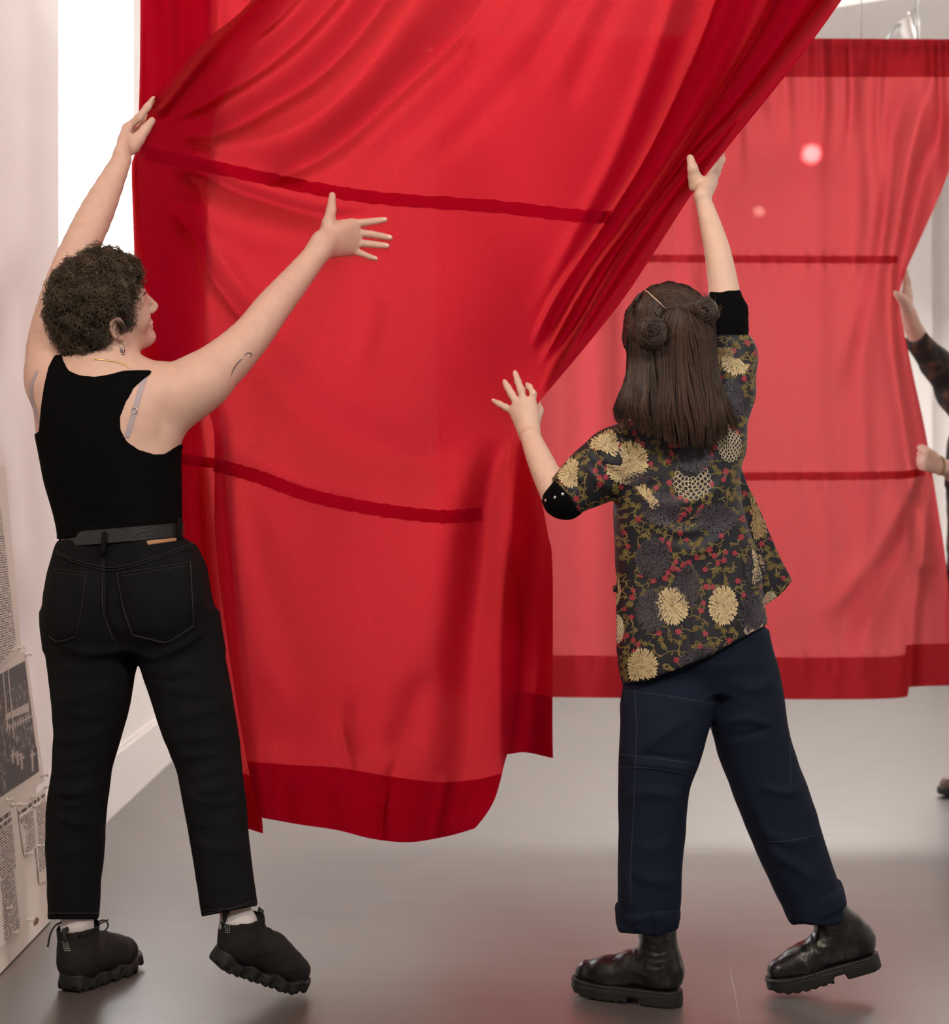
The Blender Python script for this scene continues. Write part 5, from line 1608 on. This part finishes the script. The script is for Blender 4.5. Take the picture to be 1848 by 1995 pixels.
xr = lambda v: np.interp(v, [600, 650, 700, 750, 800, 840, 862], [1350, 1388, 1395, 1406, 1424, 1432, 1428])
for i in range(3600):        # the hair left down
    s = rh.random()
    v0 = 604 + 50 * abs(s - .5) ** 1.0 * rh.random() + rh.uniform(0, 26) * rh.random()
    if s < .3: v0 = max(v0, 655 + rh.uniform(0, 14))
    if s > .8: v0 = max(v0, 612 + (s - .8) * 90)
    ve = np.interp(s, [0, .06, .12, .35, .5, .8, 1], [822, 826, 830, 852, 866, 862, 836]) + rh.uniform(-22, 6)
    n = 16; px = []
    cl = math.floor(s * 22); ph, am, clump = cl * 2.4 + rh.uniform(-.5, .5), rh.uniform(2, 6), math.sin(s * 60) * 3
    for k in range(n):
        t = k / (n - 1); v = v0 + (ve - v0) * t
        ss = s + .02 * math.sin(ph * .3 + t * 4)
        u = xl(v) + (xr(v) - xl(v)) * ss + (am * math.sin(ph + t * 7) + clump * 1.2 * math.sin(t * 6)) * t * t
        px.append((u, v))
    paths.append(surf_path(px, rh.uniform(.0005, .0065)))
p14 = [q for q in paths if q is not None and len(q) == 14]; p16 = [q for q in paths if q is not None and len(q) == 16]
strands(p14, RNG.uniform(.0005, .0009, len(p14)), M['hair_b'], hair2, 'swept_strands', np.clip(RNG.normal(.52, .28, len(p14)), 0, 1))
strands(p16, RNG.uniform(.0007, .0015, len(p16)), M['hair_b'], hair2, 'loose_strands', np.clip(RNG.normal(.50, .34, len(p16)), 0, 1))
mk('scalp_parting', *ribbon(bvhair, part, 2.6, .0030, 24, True), M['skin_b'], hair2)

# ================================================================== person at the rear curtain
p3 = empty('person', (1.95, 6.45, 0.0), 'person in dark patterned sleeves and brown shoes gripping the rear red curtain', 'person')
B3 = Shape(.02)
D3 = 6.40
B3.loft([sec(810,1880,1960,D3,.06), sec(850,1862,1990,D3,.085), sec(930,1858,1990,D3,.09), sec(1050,1865,1975,D3,.085), sec(1110,1860,1985,D3,.09)])
hc3 = P(1915, 745, 6.38)
B3.cone(P(1925, 830, D3), hc3 - np.array([0, 0, .09]), .055, .05)
f3, u3, r3, HL3 = add_head(B3, hc3, (-.95, -.25, .15), (0, 0, 1))
df = float(dF(np.array([1752.]), np.array([560.]))[0])
B3.schain([P(1900, 850, 6.36), P(1862, 770, 6.30), P(1815, 700, 6.22), P(1779, 640, 6.14), P(1768, 606, 6.10)], [.05, .045, .040, .032, .026])
add_hand(B3, P(1766, 600, df + .02), [P(1762, 572, df + .03), P(1766, 566, df + .05), P(1768, 566, df + .07), P(1769, 572, df + .085)],
         [[P(1764, 550, df + .03), P(1762, 535, df + .025), P(1758, 526, df + .02)], [P(1768, 548, df + .05), P(1764, 530, df + .045), P(1758, 524, df + .04)],
          [P(1769, 552, df + .07), P(1764, 538, df + .065), P(1758, 532, df + .06)], [P(1770, 560, df + .085), P(1766, 548, df + .08), P(1760, 542, df + .075)]],
         [P(1763, 592, df - .005), P(1757, 583, df - .03), P(1750, 576, df - .045), P(1744, 571, df - .05)], rp=.014, rf=(.0095, .0085, .007))
dg = float(dF(np.array([1800.]), np.array([895.]))[0]) - .06
B3.chain([P(1965, 850, 6.33), P(1925, 925, 6.22), P(1862, 920, 6.12), P(1832, 908, dg)], [.05, .045, .036, .027])
add_hand(B3, P(1830, 907, dg), [P(1803, 882, dg - .01), P(1802, 892, dg - .02), P(1803, 902, dg - .02), P(1806, 912, dg - .01)],
         [[P(1794, 880, dg + .005), P(1790, 884, dg + .03), P(1797, 886, dg + .04)], [P(1793, 892, dg - .005), P(1789, 894, dg + .02), P(1796, 896, dg + .035)],
          [P(1794, 902, dg - .005), P(1790, 903, dg + .02), P(1797, 904, dg + .035)], [P(1797, 911, dg), P(1793, 911, dg + .02), P(1799, 910, dg + .03)]],
         [P(1818, 890, dg - .02), P(1806, 880, dg - .03), P(1796, 873, dg - .02), P(1790, 872, dg - .01)], rp=.015, rf=(.0105, .0098, .009))
B3.chain([P(1900, 1110, D3), P(1888, 1320, 6.45), P(1880, 1500, 6.55)], [.07, .05, .035])
B3.chain([P(1955, 1110, D3), P(1960, 1320, 6.40), P(1965, 1520, 6.40)], [.07, .05, .035])
B3.post.append(crop_low)
body3, _, _ = shape_obj(B3, .005, 'body', M['skin'], p3, 1)
W3 = Shape(.03)
W3.loft([sec(815,1875,1965,D3,.07), sec(850,1848,1995,D3,.10), sec(930,1840,1995,D3,.105), sec(1050,1848,1982,D3,.10), sec(1110,1846,1990,D3,.11)])
W3.chain([P(1905, 850, 6.36), P(1858, 765, 6.29), P(1825, 712, 6.235), P(1786, 662, 6.155)], [.062, .060, .052, .043], .03)
W3.chain([P(1965, 850, 6.33), P(1925, 930, 6.22), P(1866, 940, 6.13)], [.065, .062, .052], .03)
W3.post.append(rumple(.006, 14, 5.5))
sl = (P(1786, 662, 6.155) - P(1825, 712, 6.235)); sl /= np.linalg.norm(sl); se = P(1782, 656, 6.15)
s2 = (P(1866, 940, 6.13) - P(1925, 930, 6.22)); s2 /= np.linalg.norm(s2); s2e = P(1858, 938, 6.12)
def w3c(p, d):
    u, v = uv_of(p)
    d = np.where(v < 745, np.maximum(d, (p - se) @ sl), d)
    return np.where((u < 1900) & (v > 850), np.maximum(d, np.where(p[:, 1] < 6.25, (p - s2e) @ s2, -1)), d)
W3.post.append(w3c)
def brown_print():
    m, nt, b, out = new_mat('dark_brown_print')
    tc = nt.nodes.new('ShaderNodeTexCoord'); n = nt.nodes.new('ShaderNodeTexNoise'); n.inputs['Scale'].default_value = 24; n.inputs['Detail'].default_value = 3
    nt.links.new(tc.outputs['Object'], n.inputs['Vector'])
    cr_ = nt.nodes.new('ShaderNodeValToRGB'); cr_.color_ramp.elements[0].position = .5; cr_.color_ramp.elements[0].color = (.011, .009, .009, 1)
    cr_.color_ramp.elements[1].position = .72; cr_.color_ramp.elements[1].color = (.11, .045, .018, 1)
    nt.links.new(n.outputs['Fac'], cr_.inputs[0]); nt.links.new(cr_.outputs[0], b.inputs['Base Color']); b.inputs['Roughness'].default_value = .8
    return m
top3, _, _ = shape_obj(W3, .006, 'patterned_top', brown_print(), p3)
L3 = Shape(.03)
L3.loft([sec(1085,1848,1990,D3,.115), sec(1160,1842,1996,D3,.12), sec(1220,1845,1996,D3,.09)])
L3.loft([sec(1180,1842,1925,6.41,.09), sec(1350,1850,1920,6.46,.075), sec(1515,1856,1908,6.55,.06)])
L3.loft([sec(1180,1915,1996,6.40,.09), sec(1350,1925,1994,6.40,.075), sec(1530,1935,1992,6.40,.06)])
L3.post.append(rumple(.005, 12, 2.5))
shape_obj(L3, .007, 'trousers', M['black_knit'], p3)
for hx, hd, tx, td in ((1940, 6.60, 1818, 6.52), (2010, 6.42, 1905, 6.34)):
    he = P(hx + 8, 1500, hd); he[2] = 0; to = P(tx, 1500, td); to[2] = 0
    to = he + (to - he) / np.linalg.norm(to - he) * .26
    U, L, Rm = upper_shape(he, to, (0, 0, 1), he + np.array([0, 0, .13]) + (to - he) * .22, 'boot')
    sh, _, _ = shape_obj(U, .005, 'shoe', M['brown_shoe'], p3)
    shape_obj(sole_shape(he, to, (0, 0, 1), 'boot'), .004, 'sole', M['sole'], sh)
HC = Shape(.02)
HC.ell(HL3(-.012, 0, .02), (.105, .088, .098), np.stack([f3, r3, u3])); HC.ell(HL3(-.06, 0, -.06), (.06, .07, .09), np.stack([f3, r3, u3]), .03)
HC.post.append(lambda p, d: smax(d, (p - hc3) @ f3 - .06, .01)); HC.post.append(rumple(.006, 40, 1.0))
hv3, hf3 = HC.mesh(.006)
mk('hair', hv3, hf3, M['hair_b'], p3, True, cols=np.clip(.3 + .3 * vnoise(hv3 * 80), 0, 1))
br = [P(1830, 907, dg) + .030 * np.array([.25 * math.cos(a), -math.cos(a), math.sin(a)]) for a in np.linspace(0, 6.28, 21)]
mk('bracelet', *tube(br, .0045, 6, False), M['ochre'], p3)

# ================================================================== leaning board with pinned clippings
BX, LEAN = -1.078, np.array([-.136, 0, 1.22]); LEAN /= np.linalg.norm(LEAN)
BN = np.array([LEAN[2], 0, -LEAN[0]])
def board_ab(u, v):
    dr = P(u, v, 1.0) - np.array([0, 0, CH]); o = np.array([0, 0, CH])
    t = (np.array([BX, 0, 0]) - o) @ BN / (dr @ BN)
    q = o + dr * t
    return q[1], (q - np.array([BX, 0, 0])) @ LEAN
def bp(a, b, off=0.0): return np.array([BX, a, 0]) + LEAN * b + BN * off
def slab(a0, a1, b0, b1, o0, o1):
    V = [bp(a, b, o) for o in (o0, o1) for a, b in ((a0, b0), (a1, b0), (a1, b1), (a0, b1))]
    return V, [(0,1,2,3), (7,6,5,4), (0,4,5,1), (1,5,6,2), (2,6,7,3), (3,7,4,0)]
aE = board_ab(100, 1797)[0]
mk('display_board', *slab(2.75, aE, .004, 1.225, -.010, 0), M['board'], None, False, 'tall cream foam board leaning against the white wall', 'board')
def text_mat(name, pitch, gap, ink=(.045, .038, .035), paper=(.72, .67, .60), fill=.55):
    m, nt, b, out = new_mat(name)
    uvn = nt.nodes.new('ShaderNodeUVMap'); sp = nt.nodes.new('ShaderNodeSeparateXYZ'); nt.links.new(uvn.outputs[0], sp.inputs[0])
    def mth(op, a, bb=None, c=None):
        n = nt.nodes.new('ShaderNodeMath'); n.operation = op
        for i, q in enumerate((a, bb, c)):
            if q is None: continue
            if isinstance(q, (int, float)): n.inputs[i].default_value = q
            else: nt.links.new(q, n.inputs[i])
        return n.outputs[0]
    row = mth('DIVIDE', sp.outputs[1], pitch); fl_ = mth('FLOOR', row); fr = mth('FRACT', row)
    line = mth('MULTIPLY', mth('GREATER_THAN', fr, .5 - fill / 2), mth('LESS_THAN', fr, .5 + fill / 2))
    cb = nt.nodes.new('ShaderNodeCombineXYZ')
    nt.links.new(mth('MULTIPLY', sp.outputs[0], gap), cb.inputs[0]); nt.links.new(mth('MULTIPLY', fl_, 7.31), cb.inputs[1])
    n1 = nt.nodes.new('ShaderNodeTexNoise'); n1.inputs['Scale'].default_value = 1; n1.inputs['Detail'].default_value = 1; nt.links.new(cb.outputs[0], n1.inputs['Vector'])
    cb2 = nt.nodes.new('ShaderNodeCombineXYZ')
    nt.links.new(mth('MULTIPLY', sp.outputs[0], gap * 3.1), cb2.inputs[0]); nt.links.new(mth('MULTIPLY', sp.outputs[1], 5 / pitch), cb2.inputs[1])
    n2 = nt.nodes.new('ShaderNodeTexNoise'); n2.inputs['Scale'].default_value = 1; nt.links.new(cb2.outputs[0], n2.inputs['Vector'])
    ink_ = mth('MULTIPLY', mth('MULTIPLY', line, mth('GREATER_THAN', n1.outputs['Fac'], .43)), mth('GREATER_THAN', n2.outputs['Fac'], .40))
    r = nt.nodes.new('ShaderNodeMix'); r.data_type = 'RGBA'; r.inputs[6].default_value = (*paper, 1); r.inputs[7].default_value = (*ink, 1)
    nt.links.new(ink_, r.inputs[0]); nt.links.new(r.outputs[2], b.inputs['Base Color']); b.inputs['Roughness'].default_value = .8
    return m
M['text'] = text_mat('newsprint_text', .0062, 150)
M['head'] = text_mat('newsprint_headline', .016, 75, fill=.62)
M['paper'] = pmat('newsprint_paper', (.74, .69, .62), .8)
def quad_ab(q, off, n=6, wav=.0):
    c = [np.array(board_ab(*p)) for p in q]       # tl, tr, br, bl
    V, UV, Fc = [], [], []
    for j in range(n + 1):
        for i in range(n + 1):
            s, t = i / n, j / n
            ab = (c[0]*(1-s) + c[1]*s)*(1-t) + (c[3]*(1-s) + c[2]*s)*t
            V.append(bp(ab[0], ab[1], off + wav * (math.sin(s*3.1) * .6 + (t ** 3) * (.5 + .5*math.sin(s*5)))))
            UV.append((ab[0], ab[1]))
    for j in range(n):
        for i in range(n):
            a = j*(n+1) + i
            Fc.append((a, a+n+1, a+n+2, a+1))
    return V, Fc, UV
def paper(q, label, name, cat, group=None, wav=.004):
    V, Fc, UV = quad_ab(q, .0015, 6, wav)
    return mk(name, V, Fc, M['paper'], None, True, label, cat, group)
def printq(par, q, mat, name, off=.0022, wav=.004):
    V, Fc, UV = quad_ab(q, off, 6, wav)
    mk(name, V, Fc, mat, par, True, uvs=UV)
c1 = paper([(-150,1010),(9,905),(40,1262),(-110,1390)], 'tall narrow newspaper clipping pinned above the cemetery photograph', 'newspaper_clipping', 'clipping')
printq(c1, [(-60,1040),(0,985),(30,1255),(-30,1320)], M['text'], 'text_column')
c2 = paper([(-150,1395),(50,1266),(86,1522),(-120,1660)], 'white sheet with a dark photograph of white crosses pinned to the cream board', 'photograph', 'photograph', None, 0)
def photo_mat():
    m, nt, b, out = new_mat('dark_photo_print')
    tc = nt.nodes.new('ShaderNodeUVMap')
    n = nt.nodes.new('ShaderNodeTexNoise'); n.inputs['Scale'].default_value = 42; n.inputs['Detail'].default_value = 8; n.inputs['Roughness'].default_value = .75
    nt.links.new(tc.outputs[0], n.inputs['Vector'])
    cr_ = nt.nodes.new('ShaderNodeValToRGB'); cr_.color_ramp.elements[0].position = .50; cr_.color_ramp.elements[0].color = (.022, .014, .014, 1)
    cr_.color_ramp.elements[1].position = .66; cr_.color_ramp.elements[1].color = (.38, .33, .29, 1)
    nt.links.new(n.outputs['Fac'], cr_.inputs[0]); nt.links.new(cr_.outputs[0], b.inputs['Base Color']); b.inputs['Roughness'].default_value = .5
    return m
printq(c2, [(-60,1345),(47,1287),(75,1503),(-40,1580)], photo_mat(), 'photo_print', .0022, 0)
M['ph_dark'] = pmat('photo_dark_tone', (.020, .013, .013), .5); M['ph_light'] = pmat('photo_light_tone', (.50, .45, .40), .6, var=.3, vscale=80)
printq(c2, [(-20,1325),(46,1290),(50,1325),(-15,1360)], M['ph_dark'], 'dark_trees', .0026, 0)
printq(c2, [(8,1392),(54,1369),(55,1386),(8,1404)], M['ph_light'], 'light_hedge', .0026, 0)
for q_ in range(9):
    fx, fy = 10 + q_ * 5.4, 1413 - q_ * 2.7
    printq(c2, [(fx, fy), (fx + 2.2, fy - 1.1), (fx + 2.8, fy + 14), (fx + .6, fy + 15)], M['ph_light'], 'fence_picket', .0027, 0)
printq(c2, [(8,1420),(60,1394),(60.5,1397),(8,1423)], M['ph_light'], 'fence_rail', .0026, 0)
printq(c2, [(8,1490),(70,1455),(74,1498),(12,1540)], M['ph_dark'], 'dark_ground', .0024, 0)
for cu, cv, hh in ((22,1462,26), (31,1464,28), (39,1468,32), (60,1462,42)):
    V1 = quad_ab([(cu - 1.8, cv), (cu + 1.8, cv - 2), (cu + 3.6, cv + hh - 2), (cu, cv + hh)], .0030, 1, 0)
    V2 = quad_ab([(cu - 4, cv + 9), (cu + 6, cv + 4), (cu + 6.5, cv + 9), (cu - 3.5, cv + 14)], .0032, 1, 0)
    mk('grave_cross', *merge([V1[:2], V2[:2]]), M['ph_light'], c2, False)
for a_, b_ in (((12,1302),(24,1440)), ((2,1310),(12,1420))):
    V1 = quad_ab([a_, (a_[0] + 2.4, a_[1] - 1), (b_[0] + 2.4, b_[1] - 1), b_], .0030, 3, 0)
    mk('pale_trunk', *V1[:2], M['ph_light'], c2, False)
c3 = paper([(-90,1640),(18,1562),(38,1812),(-70,1905)], 'long newspaper clipping with a bold headline, below the cemetery photograph', 'newspaper_clipping', 'clipping')
printq(c3, [(-40,1620),(18,1580),(21,1600),(-38,1642)], M['head'], 'headline')
printq(c3, [(-40,1645),(22,1603),(30,1690),(-30,1738)], M['text'], 'text_column')
printq(c3, [(-12,1715),(25,1690),(37,1806),(2,1836)], M['text'], 'text_column')
c4 = paper([(32,1572),(60,1552),(70,1648),(45,1668)], 'short two-column newspaper clipping beside the long headline clipping', 'newspaper_clipping', 'clipping')
printq(c4, [(34,1582),(60,1563),(62,1575),(36,1594)], M['head'], 'headline')
printq(c4, [(38,1598),(63,1580),(68,1645),(46,1662)], M['text'], 'text_column')
c5 = paper([(59,1554),(86,1534),(100,1705),(74,1722)], 'narrow newspaper clipping pinned at the far edge of the cream board', 'newspaper_clipping', 'clipping')
printq(c5, [(61,1562),(85,1545),(87,1556),(63,1574)], M['head'], 'headline')
printq(c5, [(65,1578),(88,1560),(97,1680),(74,1700)], M['text'], 'text_column')
M['rust'] = pmat('rust_spot', (.20, .09, .03), .8, var=.4, vscale=300)
a0, b0 = board_ab(70, 1795)  # brown rusty stain on the board, drawn as a thin raised patch
rgp = random.Random(2)
ring = [bp(a0 + .030 * math.cos(t_) * rgp.uniform(.6, 1), b0 + .012 * math.sin(t_) * rgp.uniform(.6, 1), .0012) for t_ in np.linspace(0, 6.28, 15)[:-1]]
mk('rust_stain', ring + [bp(a0, b0, .004)], [(i, (i+1) % 14, 14) for i in range(14)], M['rust'], None, True, 'small brown rusty stain low on the cream board', 'stain')
PINS = ((12,1268,'clear push pin at the bottom of the tall narrow clipping'), (34,1263,'clear push pin between the tall clipping and the cemetery photograph'), (48,1276,'clear push pin in the top corner of the cemetery photograph'),
        (80,1511,'clear push pin in the lower corner of the cemetery photograph'), (86,1534,'clear push pin in the top corner of the narrow edge clipping'), (11,1559,'clear push pin under the cemetery photograph beside the headline clipping'),
        (22,1569,'clear push pin in the top corner of the long headline clipping'), (38,1568,'clear push pin in the top corner of the short two-column clipping'), (60,1553,'clear push pin between the two-column and the narrow edge clippings'),
        (50,1664,'clear push pin at the bottom of the short two-column clipping'), (72,1648,'clear push pin halfway down the narrow edge clipping'), (10,1770,'clear push pin halfway down the long headline clipping'),
        (20,1818,'clear push pin at the bottom of the long headline clipping'), (52,1793,'clear push pin in bare board near the brown rusty stain'))
for (uu, vv, lab) in PINS:
    a_, b_ = board_ab(uu, vv)
    c = bp(a_, b_, 0)
    V, Fc = tube([c + BN*.002, c + BN*.004, c + BN*.006, c + BN*.014, c + BN*.016, c + BN*.019], [.0052, .0052, .0026, .0026, .0048, .0046], 10)
    pn = mk('push_pin', V, Fc, M['pin'], None, True, lab, 'push pin', 'push pins in the leaning board')
    mk('needle', *tube([c + BN*.003, c - BN*.006], .0006, 5), M['steel'], pn)

# ================================================================== lamps behind the rear curtain and on the ceiling
def track_spot(u, v, d, power, aim, label, r=.030, watt=0, cone=20, wall=False):
    c = P(u, v, d)
    root = empty('track_spotlight', c, label, 'spotlight', 'gallery track spotlights')
    ax = np.asarray(aim, float) - c; ax /= np.linalg.norm(ax)
    mk('lamp_housing', *tube([c - ax*.16, c - ax*.155, c - ax*.02, c + ax*.004, c + ax*.004, c - ax*.012], [.03, .042, .046, .048, .038, .034], 24), M['white_metal'], root)
    lens = pmat('lamp_lens', (1, .95, .88), .3, emit=(1, .93, .84), estr=power)
    mk('lens', *tube([c - ax*.012, c + ax*.002], [r, r * .98], 24), lens, root)
    end = np.array([c[0], WY1, c[2] + .06]) if wall else np.array([c[0] - ax[0]*.09, c[1] - ax[1]*.09, WZ])
    mk('stem', *tube([c - ax*.09 + (0, 0, .04), end], .008, 10), M['white_metal'], root)
    if watt:
        l = bpy.data.lights.new('spot_beam', 'SPOT'); l.energy = watt; l.spot_size = math.radians(cone); l.spot_blend = .6; l.shadow_soft_size = .012; l.color = (1, .95, .88)
        o = bpy.data.objects.new('spot_beam', l); COL.objects.link(o)
        o.location = tuple(c + ax * .012); o.rotation_euler = Vector(ax).to_track_quat('-Z', 'Y').to_euler()
    return root
track_spot(1581, 299, 6.34, 12, P(1580, 300, 6.0), 'white track spotlight close behind the rear red curtain, glowing through it', .026, watt=55.0, cone=12)
track_spot(1478, 412, 10.25, 40, (0.7, 5.0, 1.1), 'small white wall spotlight faintly visible through the rear red curtain', .026, wall=True)
tb_ = empty('lamp_bracket', P(1765, 30, 7.4), 'steel lamp bracket hanging from the ceiling above the rear curtain', 'bracket')
mk('diagonal_arm', *tube([P(1728, 80, 7.4), P(1745, 52, 7.4), P(1758, 44, 7.4)], .008, 8), M['steel'], tb_)
mk('lamp_plate', *tube([P(1760, 38, 7.4), P(1776, 88, 7.42)], .030, 4), M['white_metal'], tb_)
mk('hook', *tube([P(1770, 25, 7.4), P(1782, 20, 7.4), P(1787, 40, 7.4), P(1787, 80, 7.4)], .007, 8), M['steel'], tb_)
mk('hanging_wire', *tube([P(1782, 22, 7.4), P(1795, -60, 7.4), np.array([P(1795, 0, 7.4)[0], 7.4, WZ])], .005, 8), M['steel'], tb_)

# ------------------------------------------------------------------ small marks
for pts in ([(278,578),(285,566),(291,559)],):
    q = ribbon(bv1, pts, 4.0, .0015, 12, True)
    if q[1]: mk('eyebrow', *q, M['bead_black'], body1)
stb = []
rs = random.Random(3)
tri = np.array([(222, 640), (268, 590), (262, 632), (240, 645)], float)
for i in range(1500):
    w = [rs.expovariate(1) for _ in range(4)]; w = np.array(w) / sum(w)
    l, nn = cast(bv1, *(w @ tri + np.array([rs.gauss(0, 5), rs.gauss(0, 5)])))
    if l is None or l[1] > 4.02: continue
    t0 = np.array([rs.uniform(-.5, .2), -.1, -1.0]) * .004
    stb.append([l - nn * .0004, l + t0 * .5 + nn * .0008, l + t0 + nn * .0014])
strands(stb, .0004, M['hair_a'], hair1, 'stubble', np.full(len(stb), .35))
floor_o = bpy.data.objects['floor']
M['scuff'] = pmat('floor_scuff', (.34, .30, .29), .5)
for pts in ([(1432,1640),(1440,1720),(1428,1800),(1418,1860),(1430,1930),(1440,1985)], [(1165,1500),(1150,1530),(1158,1560)]):
    c = smooth_poly(pts, 40)
    V, Fc = [], []
    for i, (u, v) in enumerate(c):
        d = CH * F / (v - CY)
        for k in (-1, 1): V.append(P(u + k * .7, v, d) + np.array([0, 0, .0006]))
        if i: Fc.append((2*i-2, 2*i-1, 2*i+1, 2*i))
    mk('floor_scuff', V, Fc, M['scuff'], floor_o, False)
